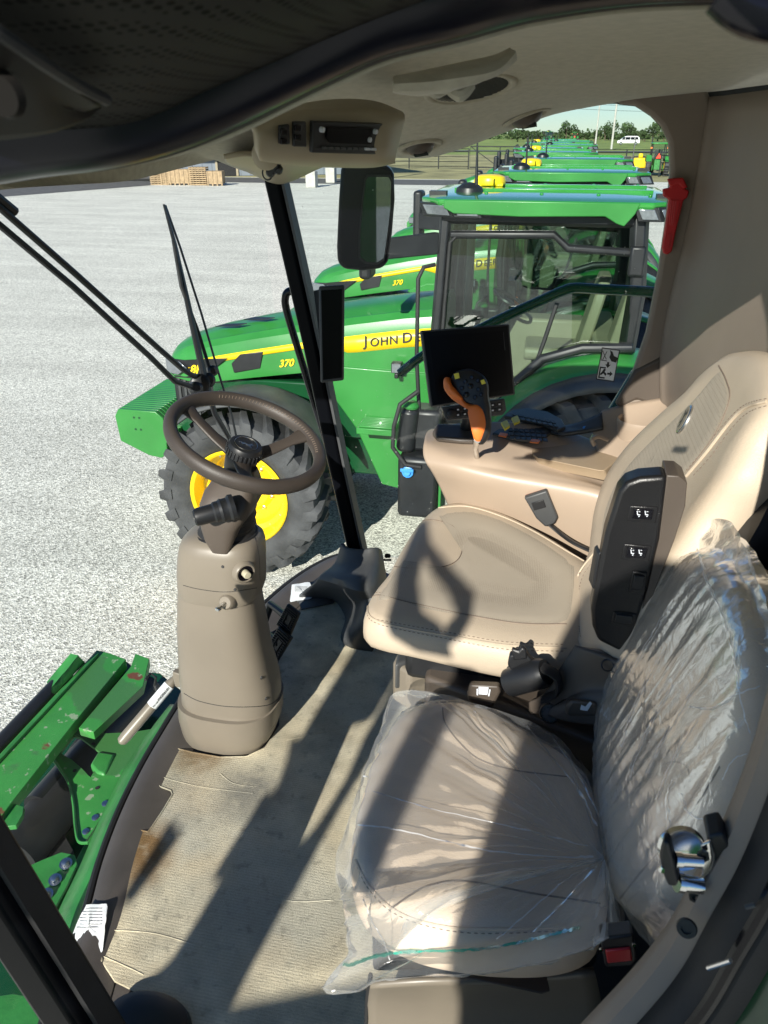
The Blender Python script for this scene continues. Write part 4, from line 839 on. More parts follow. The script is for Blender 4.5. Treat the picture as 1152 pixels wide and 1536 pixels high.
# rear wall: padded panel running from the pillar towards the door side
pA = Y(1078,145,YW-.06); pB = Y(1045,330,YW-.06); pC = Y(1010,480,YW-.06); pD = Y(1000,575,YW-.06); pE = Y(1010,690,YW-.06)
rows = []
for p, dx in ((pA,.0),(pB,.0),(pC,.0),(pD,.01),(pE,.03)):
    rows.append([Vector((p.x + e, yy, p.z)) for e, yy in ((.03,YW-.0),(.0,YW-.05),(.02,YW-.12),(.05,1.9),(.10,1.5),(.16,1.0),(.22,.62),(.24,.45))])
obj('rear_wall', patch(rows, 5), M['trim'], cab, thick=.02)
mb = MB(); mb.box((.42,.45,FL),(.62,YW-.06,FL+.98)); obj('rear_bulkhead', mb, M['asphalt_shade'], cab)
rows = []
# ---- door opening header: thick black curved frame close to the camera
hd = [(-220,229,0.6),(-60,219,0.6),(40,203,0.6),(140,189,0.6),(230,167,0.61),(310,135,0.62),(390,95,0.63),(470,55,0.64),(560,17,0.66),(680,-10,0.7),(800,-36,0.78),(960,-55,0.85),(1120,-60,0.88),(1300,-60,0.9)]
hp = cr([Y(x, y, yy) for x, y, yy in hd] + [Vector((.95,.92,FL+1.66)), Vector((1.3,.92,FL+1.64))], 6)
mb = MB(); mb.tube(hp, .031, 20); hdo = obj('door_header', mb, M['header_black'], cab)
mb = MB(); mb.tube([p + Vector((0,.022,-.016)) for p in hp], .015, 12); obj('header_seal', mb, M['blackrub'], hdo)
mb = MB(); mb.grid([[p + Vector((0, dy, dz)) for dy, dz in ((.034,-.022),(.075,-.026),(.12,-.012),(.18,.02),(.24,.06))] for p in hp]); obj('inner_header_trim', mb, M['strip'], cab, thick=.004)
# the same curve carried on as a pale headliner return
mb = MB(); mb.grid([[p + Vector((0, dy, dz)) for dy, dz in ((.070,-.029),(.14,-.016),(.20,.02),(.28,.08))] for p in hp]); obj('headliner_edge', mb, M['headliner'], cab, thick=.004)
# perforated panel above the frame (roof overhang)
M['overhang'] = mat('overhang_plastic', (.010,.009,.008), .6, 0, .1, 5, spec=.12)
def perf_panel():
    m = mat('perforated_panel', (.012,.012,.011), .7, 0, .1, 8, spec=.08); t = m.node_tree; N = t.nodes; L = t.links; b = N['Principled BSDF']
    tc = N.new('ShaderNodeTexCoord'); v = N.new('ShaderNodeTexVoronoi'); v.inputs['Scale'].default_value = 135; v.inputs['Randomness'].default_value = 0; L.new(tc.outputs['Object'], v.inputs['Vector'])
    r = N.new('ShaderNodeValToRGB'); r.color_ramp.elements[0].position = .30; r.color_ramp.elements[1].position = .36; r.color_ramp.elements[0].color = (.001,.001,.001,1); r.color_ramp.elements[1].color = (.020,.020,.018,1); L.new(v.outputs['Distance'], r.inputs[0]); L.new(r.outputs[0], b.inputs['Base Color']); return m
rows = [[Y(x, y, yy) for x, y, yy in r] for r in ([(-150,-150,.30),(100,-150,.32),(300,-140,.36),(500,-120,.42),(680,-110,.5)],[(-150,60,.42),(130,60,.43),(320,30,.45),(520,-20,.5),(720,-60,.58)],[(-150,190,.58),(150,190,.585),(330,120,.60),(560,20,.63),(760,-45,.72)])]
obj('perforated_lining', patch(rows, 6), perf_panel(), cab, thick=.004)
rows = [[Y(x, y, yy) for x, y, yy in r] for r in ([(-150,-10,0.336),(-60,10,0.350),(0,48,0.364),(60,90,0.392),(150,148,0.462)],[(-150,60,0.350),(-60,80,0.371),(0,110,0.392),(60,135,0.420),(120,160,0.476)],[(-150,200,0.420),(-60,200,0.434),(0,200,0.455),(80,188,0.469),(150,160,0.483)])]
ho = obj('overhang_trim', patch(rows, 6), M['overhang'], cab, thick=.004)
mb = MB(); c_ = Y(5,140,0.385); mb.lathe([(.012,0),(.010,.004),(.0,.004)], c_, (0,-1,-.3), 20); obj('trim_recess', mb, M['overhang'], ho)
mb = MB(); mb.tube(cr([Y(x, y, yy) for x, y, yy in ((-60,10,0.343),(0,50,0.357),(60,92,0.385),(120,130,0.434),(160,150,0.469))], 5), .0035, 8); obj('trim_seam', mb, M['blackrub'], ho)
# top right corner piece (blurred black grommet)
mb = MB(); mb.tube(cr([Y(x, y, yy) for x, y, yy in ((1085,-14,.34),(1110,8,.34),(1140,22,.34),(1190,30,.34))], 5), .008, 12); obj('header_hook', mb, M['blackgl'], cab)
# ---- door jamb at the lower right: painted trim, rubber, outer skin
jm = [(1330,-100,.86),(1340,150,.82),(1310,420,.76),(1260,720,.69),(1205,920,.63),(1160,1040,.60),(1128,1150,.60),(1085,1260,.585),(1040,1345,.57),(1000,1420,.56),(950,1485,.545),(880,1560,.53),(760,1680,.53),(600,1800,.53)]
jp = cr([Y(x, y, yy) for x, y, yy in jm], 6)
def jamb(name, offs, m, th=.006, parent=cab): mb = MB(); mb.grid([[p + Vector((a, b, c)) for a, b, c in offs] for p in jp]); return obj(name, mb, m, parent, thick=th)
jamb('jamb_trim', ((.012,.030,-.0),(.008,.012,.0),(.008,.0,.0),(.016,-.006,-.004),(.028,-.012,-.010)), M['trim'])
jamb('jamb_rubber', ((.020,-.012,-.010),(.030,-.035,-.010),(.045,-.045,-.014),(.065,-.04,-.022),(.075,-.03,-.03)), M['blackrub'])
jamb('jamb_skin', ((.066,-.040,-.024),(.10,-.055,-.045),(.16,-.07,-.08),(.26,-.08,-.14)), M['dkgreen'])
mb = MB(); mb.tube([p + Vector((.034,-.047,-.012)) for p in jp], .007, 8); obj('jamb_bead', mb, M['blackgl'], cab)
mb = MB(); c_ = Y(1030,1392,.54); mb.lathe([(.010,0),(.009,.003),(.005,.003),(.005,.001),(.0,.001)], c_, (-.3,-.9,.5), 16); obj('trim_screw', mb, M['black'], cab)
mb = MB(); mb.tube([Y(1062,1452,.50), Y(1096,1441,.49)], .0022, 8); obj('skin_clip', mb, M['chrome'], cab)
mb = MB(); mb.tube([Y(1118,1361,.49), Y(1132,1357,.49)], .002, 8); obj('skin_clip', mb, M['grey'], cab)
# latch striker
lt = thing('door_striker', 'chrome door latch striker with two rollers on the door jamb', 'latch', tuple(Y(1050,1300,.58)))
def pr(name, pts, yy, dv, m, parent, bev=0): mb = MB(); mb.prism([Y(x, y, yy) for x, y in pts], dv); return obj(name, mb, m, parent, bev=bev, seg=3)
pr('back_plate', [(1050,1268),(1064,1262),(1070,1285),(1067,1320),(1052,1356),(1038,1360),(1040,1340),(1052,1310)], .575, (.004,.006,0), M['chrome'], lt, .002)
pr('mount_block', [(1060,1256),(1085,1250),(1102,1278),(1090,1300),(1070,1300)], .58, (.0,.03,0), M['black'], lt, .004)
pr('black_bridge', [(995,1262),(1004,1266),(1010,1290),(1018,1320),(1016,1331),(1002,1330),(993,1310),(989,1285)], .555, (.003,.014,0), M['black'], lt, .003)
for (a, b, r_) in (((1012,1289),(1052,1292),.0075),((1015,1323),(1052,1329),.0095)):
    mb = MB(); A_, B_ = Y(*a,.563), Y(*b,.568); mb.tube([A_, A_.lerp(B_,.25), A_.lerp(B_,.27), B_], [r_, r_, r_*.85, r_*.85], 20); obj('roller', mb, M['chrome'], lt)
mb = MB(); c_ = Y(1022,1272,.60); n_ = Vector((.1,-.9,.35)).normalized(); mb.lathe([(.024,0),(.022,.005),(.019,.003),(.0,.003)], c_, n_, 28); obj('washer_disc', mb, M['chrome'], lt)
for x, y in ((1055,1282),(1042,1343)): mb = MB(); mb.lathe([(.006,0),(.006,.004),(.003,.004),(.003,.001),(.0,.001)], Y(x, y, .572), (-.2,-1,.3), 6); obj('bolt', mb, M['black'], lt)
mb = MB(); mb.lathe([(.003,0),(.003,.003),(.0,.0035)], Y(993,1303,.553), (-.3,-1,.3), 12); obj('pin', mb, M['chrome'], lt)
# ================================================================== SEATS
def pillow(outl, nrm, prof, n=88):
    """outl: closed 3D outline; prof: (in-plane scale, offset along nrm) from back to the front centre."""
    P = resample(cr(outl, 8, True), n); c = sum(P, Vector())/n; nrm = Vector(nrm).normalized(); rings = []
    for s, d in prof:
        rings.append([c + ((p - c) - nrm*(p-c).dot(nrm)) * s + nrm*((p-c).dot(nrm)*s + d) for p in P])
    mb = MB(); mb.loft(rings); return mb
def insert(bvh, outl, off, name, m, parent, rings=10, n=64, grow=0):
    """a panel lying on a cushion: polar grid inside the pixel outline, dropped on the surface."""
    Q = resample(cr([Vector((x, y, 0)) for x, y in outl], 6, True), n); c = sum(Q, Vector())/n; R_ = []
    for k in range(rings+1):
        s = 1 - k/rings*.98
        rr = []
        for q in Q:
            v = c + (q-c)*s; h = hit(bvh, v.x, v.y, off if k else -.0005); rr.append(h if h is not None else None)
        R_.append(rr)
    for rr in R_:
        for i, h in enumerate(rr):
            if h is None: rr[i] = next((x for x in rr[i:]+rr if x is not None), Vector())
    mb = MB(); mb.loft(R_, True, True); return obj(name, mb, m, parent)
def seam(bvh, pts, r_, name, m, parent, off=.0, closed=False, n=10):
    P = [hit(bvh, p.x, p.y, off) for p in cr([Vector((x, y, 0)) for x, y in pts], n, closed)]; P = [p for p in P if p is not None]
    # cut where the surface jumps away
    Q = [P[0]]
    for p in P[1:]:
        if (p-Q[-1]).length < .12: Q.append(p)
    mb = MB(); mb.tube(Q, r_, 6); return obj(name, mb, m, parent)
def stitches(bvh, pts, name, parent, L_=.006, gap=.0045, r_=.0009, m='thread'):
    P = [hit(bvh, p.x, p.y, .0006) for p in cr([Vector((x, y, 0)) for x, y in pts], 12)]; P = [p for p in P if p is not None]
    mb = MB(); acc = 0; i = 0; d = 0; pos = P[0]; seglen = [(b-a).length for a, b in zip(P, P[1:])]; tot = sum(seglen); s = 0
    def at(s):
        for (a, b, l) in zip(P, P[1:], seglen):
            if s <= l: return a.lerp(b, s/max(l,1e-9))
            s -= l
        return P[-1]
    while s + L_ < tot and tot < 3:
        a, b = at(s), at(s+L_)
        if (a-b).length < L_*1.5: mb.tube([a, a.lerp(b,.5), b], [r_*.6, r_, r_*.6], 5)
        s += L_ + gap
    return obj(name, mb, M[m], parent)

# ---------------- operator seat
op = thing('operator_seat', 'tan leather driver seat in the middle of the cab, uncovered, with a stitched backrest', 'seat', (0, 1.75, FL))
co = [(546,925),(556,893),(580,862),(602,822),(628,783),(660,758),(700,754),(750,768),(800,792),(850,822),(900,860),(925,900),(915,960),(880,985),(820,985),(760,978),(700,966),(620,948),(570,938)]
cush = pillow([Z(x, y, .54) for x, y in co], (0,0,1), [(.86,-.085),(.94,-.082),(.985,-.072),(1.003,-.058),(1.008,-.042),(1.005,-.025),(.99,-.007),(.965,.004),(.92,.010),(.80,.016),(.6,.018),(.35,.014),(.1,.012)])
cb = cush.bvh(); cu = obj('seat_cushion', cush, M['beige'], op, sharp=60)
insert(cb, [(553,902),(572,880),(600,840),(650,860),(690,835),(688,800),(655,770),(690,763),(745,776),(800,800),(850,832),(865,850),(862,900),(850,934),(790,936),(720,928),(640,915),(590,900)], .0015, 'perforated_panel', M['perf'], cu)
seam(cb, [(556,897),(570,893),(620,905),(700,922),(780,935),(850,936)], .0016, 'seam', M['thread'], cu)
seam(cb, [(622,783),(650,780),(680,790),(693,815),(688,838),(665,850),(620,853),(592,850)], .0016, 'seam', M['thread'], cu)
seam(cb, [(658,762),(700,760),(750,774),(800,797),(852,828),(882,846)], .0022, 'piping', M['beige'], cu, .001)
seam(cb, [(552,905),(556,925),(590,938),(680,955),(760,968),(850,972)], .0022, 'piping', M['beige'], cu, .001)
stitches(cb, [(550,912),(556,930),(590,942),(680,960),(760,974),(850,977)], 'stitching', cu)
stitches(cb, [(548,900),(556,925),(590,934),(680,950),(760,963),(850,967)], 'stitching', cu)
stitches(cb, [(556,893),(570,889),(620,901),(700,918)], 'stitching', cu)
# backrest: plane leaning back
bo = Vector((.12, 1.5, FL+.5)); bn = Vector((-1, 0, .42)).normalized()
bk = [(862,985),(850,940),(855,895),(880,850),(886,810),(893,765),(912,712),(948,662),(1000,612),(1040,578),(1070,545),(1105,522),(1150,522),(1172,545),(1172,600),(1150,634),(1130,666),(1110,708),(1080,748),(1052,788),(1024,832),(990,885),(945,945),(905,990)]
back = pillow([PL(x, y, bo, bn) for x, y in bk], bn, [(.80,-.11),(.88,-.105),(.96,-.085),(.995,-.055),(1.005,-.035),(.985,-.01),(.955,.006),(.90,.014),(.80,.012),(.66,.008),(.4,.006),(.1,.008)])
bb = back.bvh(); bko = obj('backrest', back, M['beige'], op, sharp=60)
insert(bb, [(1083,553),(1090,575),(1092,600),(1070,650),(1030,705),(980,740),(930,770),(915,800),(908,845),(898,850),(900,800),(912,750),(940,700),(990,648),(1040,600),(1070,565)], .0014, 'perforated_panel', M['perf'], bko)
seam(bb, [(1078,548),(1090,572),(1094,600),(1072,652),(1032,706)], .0016, 'seam', M['thread'], bko)
seam(bb, [(1150,603),(1120,612),(1095,635),(1060,680),(1030,715)], .003, 'piping', M['beige'], bko, .0015)
stitches(bb, [(1150,598),(1118,607),(1090,632),(1055,676),(1026,710)], 'stitching', bko)
stitches(bb, [(1150,609),(1124,618),(1100,640),(1065,686),(1036,718)], 'stitching', bko)
seam(bb, [(893,828),(868,862),(861,905),(865,960),(872,980)], .0022, 'piping', M['beige'], bko, .001)
stitches(bb, [(897,832),(874,866),(867,906),(871,958)], 'stitching', bko)
stitches(bb, [(888,826),(862,860),(856,905),(859,955)], 'stitching', bko)
# oval emblem
ec = hit(bb, 1029, 630); en = bn; eu = (hit(bb,1036,616)-ec).normalized(); ev = en.cross(eu)
mb = MB(); mb.loft([[ec + en*h + eu*math.cos(a)*.034*s + ev*math.sin(a)*.024*s for a in [2*math.pi*k/28 for k in range(28)]] for s, h in ((1,.000),(.97,.005),(.88,.0065))]); eo = obj('emblem', mb, M['metal'], bko)
mb = MB(); mb.loft([[ec + en*h + eu*math.cos(a)*.029*s + ev*math.sin(a)*.019*s for a in [2*math.pi*k/28 for k in range(28)]] for s, h in ((1,.0067),(1,.0072))]); obj('emblem_field', mb, M['taupe'], eo)
DEER = [(-1,.05),(-.72,.28),(-.5,.22),(-.28,.38),(.05,.30),(.35,.42),(.50,.66),(.42,.92),(.58,.78),(.66,.95),(.70,.70),(1,.52),(.72,.42),(.55,.12),(.78,-.05),(1,-.35),(.62,-.16),(.35,-.02),(.0,.05),(-.22,-.12),(-.5,-.5),(-.42,-.12),(-.62,.0),(-.95,-.22),(-.68,.12)]
def deer(name, o_, u_, v_, n_, s, m, parent, d=.0004): mb = MB(); mb.prism([Vector(o_) + u_*x*s + v_*(y-.2)*s*.8 for x, y in DEER], n_*d); return obj(name, mb, m, parent)
deer('deer_mark', ec + en*.0074, eu, -ev, en, .021, M['ink'], eo)
# dark shell behind the backrest
shl = pillow([PL(x, y, bo - bn*.10, bn) for x, y in ((930,985),(900,860),(940,740),(1020,640),(1105,570),(1200,560),(1235,640),(1190,740),(1150,820),(1095,890),(1020,960))], bn, [(.9,-.06),(1,-.05),(1.02,0),(1.0,.03),(.9,.04)])
obj('back_shell', shl, M['black'], op, sharp=60)
# raised left armrest with switches (black face to the door, brown side)
AY = 1.27
ar = thing('folded_armrest', 'raised black armrest with rocker switches at the near side of the driver seat', 'armrest', tuple(Y(930,970,AY)))
fo = [(897,962),(888,940),(886,915),(908,800),(928,738),(940,724),(960,717),(1000,714),(1001,722),(990,810),(972,880),(955,940),(946,975),(935,981)]
mb = MB(); mb.prism([Y(x, y, AY) for x, y in fo], (.0,.05,0)); fa = obj('arm_pad', mb, M['armblk'], ar, bev=.016, seg=4)
sd = [(1000,713),(1018,714),(1031,724),(1028,760),(1012,810),(985,880),(955,960),(944,984),(946,972),(958,930),(972,880),(988,810)]
mb = MB(); mb.prism([Y(x, y, AY+.004) for x, y in sd], (.0,.07,0)); obj('arm_side', mb, M['taupe_dk'], ar, bev=.008, seg=3)
def afl(name, q, m, parent, d=.0, t_=.004, bev=.0015): mb = MB(); mb.prism([Y(x, y, AY-d) for x, y in q], (0,-t_,0)); return obj(name, mb, m, parent, bev=bev)
for q, ic in (([(945,758),(987,760),(983,783),(941,780)],1), ([(936,815),(978,819),(973,841),(932,838)],1), ([(949,856),(971,858),(966,891),(943,888)],0), ([(920,917),(955,920),(952,939),(916,934)],0)):
    b_ = afl('switch_bezel', q, M['armblk'], fa, 0, .003); cx = sum(a for a, b in q)/4; cy = sum(b for a, b in q)/4
    k_ = afl('rocker', [(cx+(a-cx)*.72, cy+(b-cy)*.66) for a, b in q], M['blackgl'] if ic else M['black'], b_, .0032, .004)
    if ic:
        for sx in (-9, 3):
            for qq in ([(0,-4),(1.3,-4),(1.8,1),(5.5,1.4),(5.3,2.6),(.8,2.2)], [(2.6,3.4),(4.4,3.5),(4.2,5),(2.4,4.9)], [(3,-3.4),(5.4,-3.1),(5.3,-2.3),(2.9,-2.6)]):
                afl('icon', [(cx+sx+a, cy+b) for a, b in qq], M['icon'], k_, .0074, .0004, 0)
mb = MB(); mb.prism([Y(x, y, AY+.01) for x, y in ((897,832),(902,828),(893,885),(888,882))], (-.006,.03,0)); obj('latch_tab', mb, M['black'], ar, bev=.002)
# seat base: suspension, side bracket, belt reel, buckle and knobs
rows = [[Y(x, y, yy) for x, y, yy in r] for r in (
 [(872,970,1.33),(905,975,1.30),(950,990,1.27),(1000,985,1.24)],
 [(848,995,1.325),(885,1012,1.30),(930,1030,1.27),(985,1030,1.24)],
 [(822,1035,1.32),(850,1050,1.30),(890,1050,1.27),(970,1060,1.24)],
 [(800,1048,1.33),(806,1068,1.32),(850,1076,1.28),(950,1085,1.24)])]
obj('side_bracket', patch(rows, 6), M['taupe_dk'], op, thick=.02)
mb = MB(); mb.lathe([(.022,0),(.022,.012),(.019,.016),(.017,.012),(.012,.012),(.0,.013)], Y(825,1068,1.295), (-.1,-.9,.5), 28); kn = obj('tilt_knob', mb, M['taupe_dk'], op)
mb = MB()
for k in range(12):
    a = 6.283*k/12; p = Y(825,1068,1.295); n_ = Vector((-.1,-.9,.5)).normalized(); u_ = n_.orthogonal().normalized(); v_ = n_.cross(u_); q = p + (u_*math.cos(a)+v_*math.sin(a))*.0145 + n_*.0135; mb.obox(q, u_*.003, v_*.003, n_*.002)
obj('knob_ridges', mb, M['black'], kn)
mb = MB(); p0 = Y(912,998,1.275); n_ = Vector((-.2,-.8,.6)).normalized(); mb.tube([p0 + (n_.orthogonal()*math.cos(a) + n_.cross(n_.orthogonal())*math.sin(a)).normalized()*.011 + n_*.012 for a in [6.283*k/20 for k in range(20)]], .0016, 6, True); obj('cap_ring', mb, M['black'], op)
mb = MB(); mb.prism([Y(x, y, 1.265) for x, y in ((855,1046),(895,1050),(898,1072),(848,1070),(846,1058))], (0,-.022,.012)); ps = obj('position_switch', mb, M['taupe_dk'], op, bev=.008, seg=3)
mb = MB(); mb.prism([Y(x, y, 1.2415) for x, y in ((870,1064),(872,1057),(878,1060),(885,1052),(888,1055),(881,1066),(874,1065))], (0,-.0008,0)); obj('icon', mb, M['icon'], ps)
mb = MB(); mb.box((-.26,1.45,FL+.36),(.20,1.95,FL+.45)); mb.box((-.20,1.54,FL+.10),(.16,1.90,FL+.37)); obj('suspension', mb, M['black'], op, bev=.02)
mb = MB()
for k in range(5): mb.box((-.215,1.525,FL+.12+k*.045),(.175,1.92,FL+.14+k*.045))
obj('suspension_bellows', mb, M['blackrub'], op, bev=.004)
mb = MB(); mb.prism([Z(x, y, .30) for x, y in ((648,1008),(735,1018),(830,1060),(900,1095),(895,1170),(800,1130),(700,1090),(635,1065))], (0,0,.10)); obj('base_cover', mb, M['taupe_dk'], op, bev=.012, seg=3)
mb = MB(); mb.prism([Z(x, y, .24) for x, y in ((622,1005),(650,1008),(646,1062),(612,1066),(588,1050),(598,1030))], (0,0,.12)); obj('base_step', mb, M['taupe'], op, bev=.01, seg=3)
mb = MB(); mb.prism([Z(x, y, .29) for x, y in ((600,1000),(616,998),(612,1030),(592,1036))], (0,0,.08)); obj('base_end', mb, M['grey'], op, bev=.008, seg=3)
mb = MB(); mb.prism([Y(x, y, 1.345) for x, y in ((706,1020),(750,1022),(752,1032),(741,1054),(733,1057),(704,1046),(702,1034))], (0,-.03,.012)); bc = obj('slide_switch', mb, M['taupe_dk'], op, bev=.008, seg=3)
for q in (((718,1030),(733,1031),(731,1042),(718,1041)), ((715,1033),(717,1033),(717,1043),(715,1042)), ((734,1034),(736,1034),(734,1044),(732,1044))): mb = MB(); mb.prism([Y(x, y, 1.3135) for x, y in q], (0,-.0008,0)); obj('icon', mb, M['icon'], bc)
mb = MB(); a_ = Y(764,1024,1.31); b_ = Y(812,1010,1.29); ax = (b_-a_); mb.tube([a_ - ax*.02, a_, a_ + ax*.08, b_, b_ + ax*.15], [.024,.029,.030,.031,.026], 28); ro_ = obj('belt_reel', mb, M['black'], op)
mb = MB(); mb.prism([Y(x, y, 1.325) for x, y in ((765,975),(790,972),(800,985),(812,992),(820,1002),(770,1000),(762,990))], (0,-.02,0)); mb.prism([Y(x, y, 1.315) for x, y in ((768,968),(778,972),(783,966),(790,970),(792,984),(770,986))], (0,-.012,0)); obj('belt_tongue', mb, M['black'], ro_, bev=.004)
mb = MB(); mb.tube(cr([Y(812,1000,1.29), Y(836,1015,1.28), Y(836,1038,1.28), Y(815,1048,1.29)], 6), .016, 10, flat=.35); obj('belt_web', mb, M['blackrub'], ro_)
# buckle on its stalk between seat and console
bl = thing('seat_belt_buckle', 'dark grey seat belt buckle standing up between the driver seat and the console', 'buckle', tuple(Y(850,815,1.95)))
mb = MB(); mb.prism([Y(x, y, 1.97) for x, y in ((786,747),(820,736),(837,777),(832,786),(818,791),(804,778))], (0,.022,0)); bu = obj('buckle_body', mb, M['grey'], bl, bev=.005, seg=3)
mb = MB(); mb.prism([Y(x, y, 1.966) for x, y in ((797,755),(815,750),(819,761),(801,766))], (0,.004,0)); obj('buckle_inset', mb, M['black'], bu, bev=.001)
mb = MB(); mb.prism([Y(x, y, 1.98) for x, y in ((788,745.5),(819,735.5),(819.5,737.5),(788,747.5))], (0,.015,0)); obj('red_edge', mb, M['red'], bu)
mb = MB(); mb.tube(cr([Y(825,787,1.98), Y(843,802,1.96), Y(862,815,1.93), Y(890,828,1.92)], 5), .009, 8, flat=.5); obj('stalk', mb, M['black'], bl)

# ---------------- instructor seat
ins = thing('instructor_seat', 'folding tan passenger seat nearest the door, wrapped in clear plastic', 'seat', (0, .95, FL))
ic = [(606,1066),(660,1052),(712,1056),(760,1078),(810,1108),(858,1140),(890,1185),(905,1240),(912,1300),(912,1350),(900,1385),(870,1405),(820,1415),(750,1415),(690,1408),(630,1395),(580,1372),(547,1340),(530,1300),(530,1250),(545,1180),(572,1110)]
ich = pillow([Z(x, y, .46) for x, y in ic], (0,0,1), [(.88,-.10),(.96,-.095),(1.0,-.08),(1.01,-.055),(1.01,-.03),(.985,-.005),(.95,.008),(.88,.017),(.74,.024),(.5,.028),(.25,.028),(.08,.028)])
icb = ich.bvh(); ico = obj('seat_cushion', ich, M['beige2'], ins, sharp=60)
seam(icb, [(664,1062),(668,1085),(690,1115),(720,1140),(770,1155),(850,1165)], .0016, 'seam', M['thread'], ico)
seam(icb, [(534,1290),(552,1325),(588,1362),(640,1384),(720,1394),(850,1390)], .0022, 'piping', M['beige2'], ico, .001)
seam(icb, [(588,1362),(612,1345),(645,1328),(700,1322),(800,1340),(900,1355)], .0016, 'seam', M['thread'], ico)
stitches(icb, [(536,1300),(552,1332),(588,1368),(645,1390),(720,1400),(850,1396)], 'stitching', ico)
io = Vector((.165, 1.0, FL+.42)); inn = Vector((-1, -.05, .30)).normalized()
ib_ = [(905,1275),(893,1200),(893,1110),(905,1030),(925,960),(960,895),(1005,845),(1045,818),(1080,828),(1112,862),(1138,930),(1150,1000),(1145,1080),(1120,1150),(1090,1220),(1050,1290),(1010,1355),(975,1385),(945,1385),(915,1345)]
ibk = pillow([PL(x, y, io, inn) for x, y in ib_], inn, [(.84,-.11),(.94,-.105),(.99,-.08),(1.0,-.05),(.985,-.02),(.95,.0),(.88,.010),(.7,.016),(.4,.018),(.1,.018)])
ibb = ibk.bvh(); ibo = obj('backrest', ibk, M['beige2'], ins, sharp=60)
seam(ibb, [(925,1355),(960,1310),(1000,1265),(1040,1215),(1080,1150)], .0018, 'seam', M['thread'], ibo)
seam(ibb, [(1000,1145),(1015,1143),(1030,1150),(1035,1165)], .0016, 'seam', M['thread'], ibo)
rows = [[Z(x, y, h) for x, y, h in r] for r in ([(556,1470,.27),(640,1464,.30),(760,1462,.30),(890,1450,.30)],[(552,1500,.16),(640,1500,.17),(760,1500,.17),(900,1500,.17)],[(550,1580,.0),(640,1590,.0),(760,1590,.0),(900,1590,.0)])]
obj('seat_box', patch(rows, 4), M['taupe'], ins, thick=.01)
mb = MB(); mb.prism([Z(x, y, .20) for x, y in ((558,1460),(600,1120),(860,1200),(905,1400),(890,1455))], (0,0,.12)); obj('seat_pan', mb, M['black'], ins, bev=.01)
mb = MB(); mb.prism([Z(x, y, .318) for x, y in ((690,1466),(820,1466),(825,1488),(812,1492))], (0,0,.004)); obj('box_tray', mb, M['taupe_dk'], ins, bev=.002)
mb = MB(); mb.tube([Z(556,1462,.29), Z(551,1500,.17), Z(548,1585,.0)], .004, 6); obj('box_seam', mb, M['ink'], ins)
rb_ = thing('red_buckle', 'black seat belt buckle with a red button beside the plastic covered seat', 'buckle', tuple(Y(925,1440,.72)))
mb = MB(); mb.prism([Y(x, y, .70) for x, y in ((900,1408),(950,1402),(956,1440),(948,1450),(908,1452))], (.0,.03,-.01)); rbo = obj('buckle_body', mb, M['black'], rb_, bev=.004, seg=3)
mb = MB(); mb.prism([Y(x, y, .697) for x, y in ((908,1427),(946,1423),(949,1442),(911,1446))], (0,.01,0)); obj('release_button', mb, M['red'], rbo, bev=.002)
for x, y in ((902,1424),(951,1417)): mb = MB(); mb.lathe([(.003,0),(.002,.002)], Y(x, y, .698), (0,-1,.3), 8); obj('rivet', mb, M['chrome'], rbo)

# ---------------- clear plastic covers
def ridged(v, k=1.0): return 1 - abs(noise.noise(Vector(v)*k))*2
pin = Z(905,1290,.49)
bag = [(890,1175,.40),(865,1135,.42),(815,1092,.46),(760,1070,.47),(715,1056,.47),(668,1042,.46),(625,1036,.43),(595,1038,.40),(583,1050,.38),(572,1090,.37),(555,1130,.37),(538,1180,.36),(520,1240,.35),(506,1275,.34),(503,1300,.34),(510,1335,.34),(516,1365,.33),(520,1400,.31),(522,1430,.30),(505,1452,.29),(484,1482,.27),(500,1492,.27),(540,1484,.29),(565,1470,.31),(620,1466,.32),(700,1462,.33),(770,1452,.33),(830,1440,.34),(880,1425,.35),(915,1405,.36),(935,1385,.37),(930,1350,.40)]
NEAR = {(516,1365),(520,1400),(522,1430),(505,1452),(484,1482),(500,1492),(540,1484),(565,1470),(620,1466),(700,1462),(770,1452),(830,1440),(880,1425),(915,1405)}
bo_ = resample(cr([(Y(q[0], q[1], .70) if (q[0], q[1]) in NEAR else Z(*q)) for q in bag], 5), 220, False)
def down(b, p, off):
    h, n_, i, d = b.ray_cast(Vector((p.x, p.y, p.z+.6)), Vector((0,0,-1))); return None if h is None else h.z + off
rows = []; NR = 70
for a, q in enumerate(bo_):
    row = []; th = a/len(bo_)
    for k in range(NR+1):
        f = (k/NR)**.8; p = pin.lerp(q, f)
        e = noise.noise(Vector((th*34, f*1.2, 0)))*.6 + noise.noise(Vector((th*90, f*2.2, 5)))*.4
        e = (1 - abs(e)*2.2)
        amp = (.008*math.sin(math.pi*min(1, f*1.25))**.7 + .003)*(1 if f < .8 else (1-f)/.2*.7+.3)
        hz = down(icb, p, .004)
        arch = .012*math.sin(math.pi*f)
        z = p.z + .05*math.sin(math.pi*f)*0
        if hz is not None: z = max(z, hz)
        else: z = p.z
        z += max(0, e)*amp + arch*.3 + .004*noise.noise(Vector((p.x*25, p.y*25, 2)))
        rm = .006*noise.noise(Vector((th*60, f*3, 9))) * f
        row.append(Vector((p.x + rm, p.y + rm, z)))
    rows.append(row)
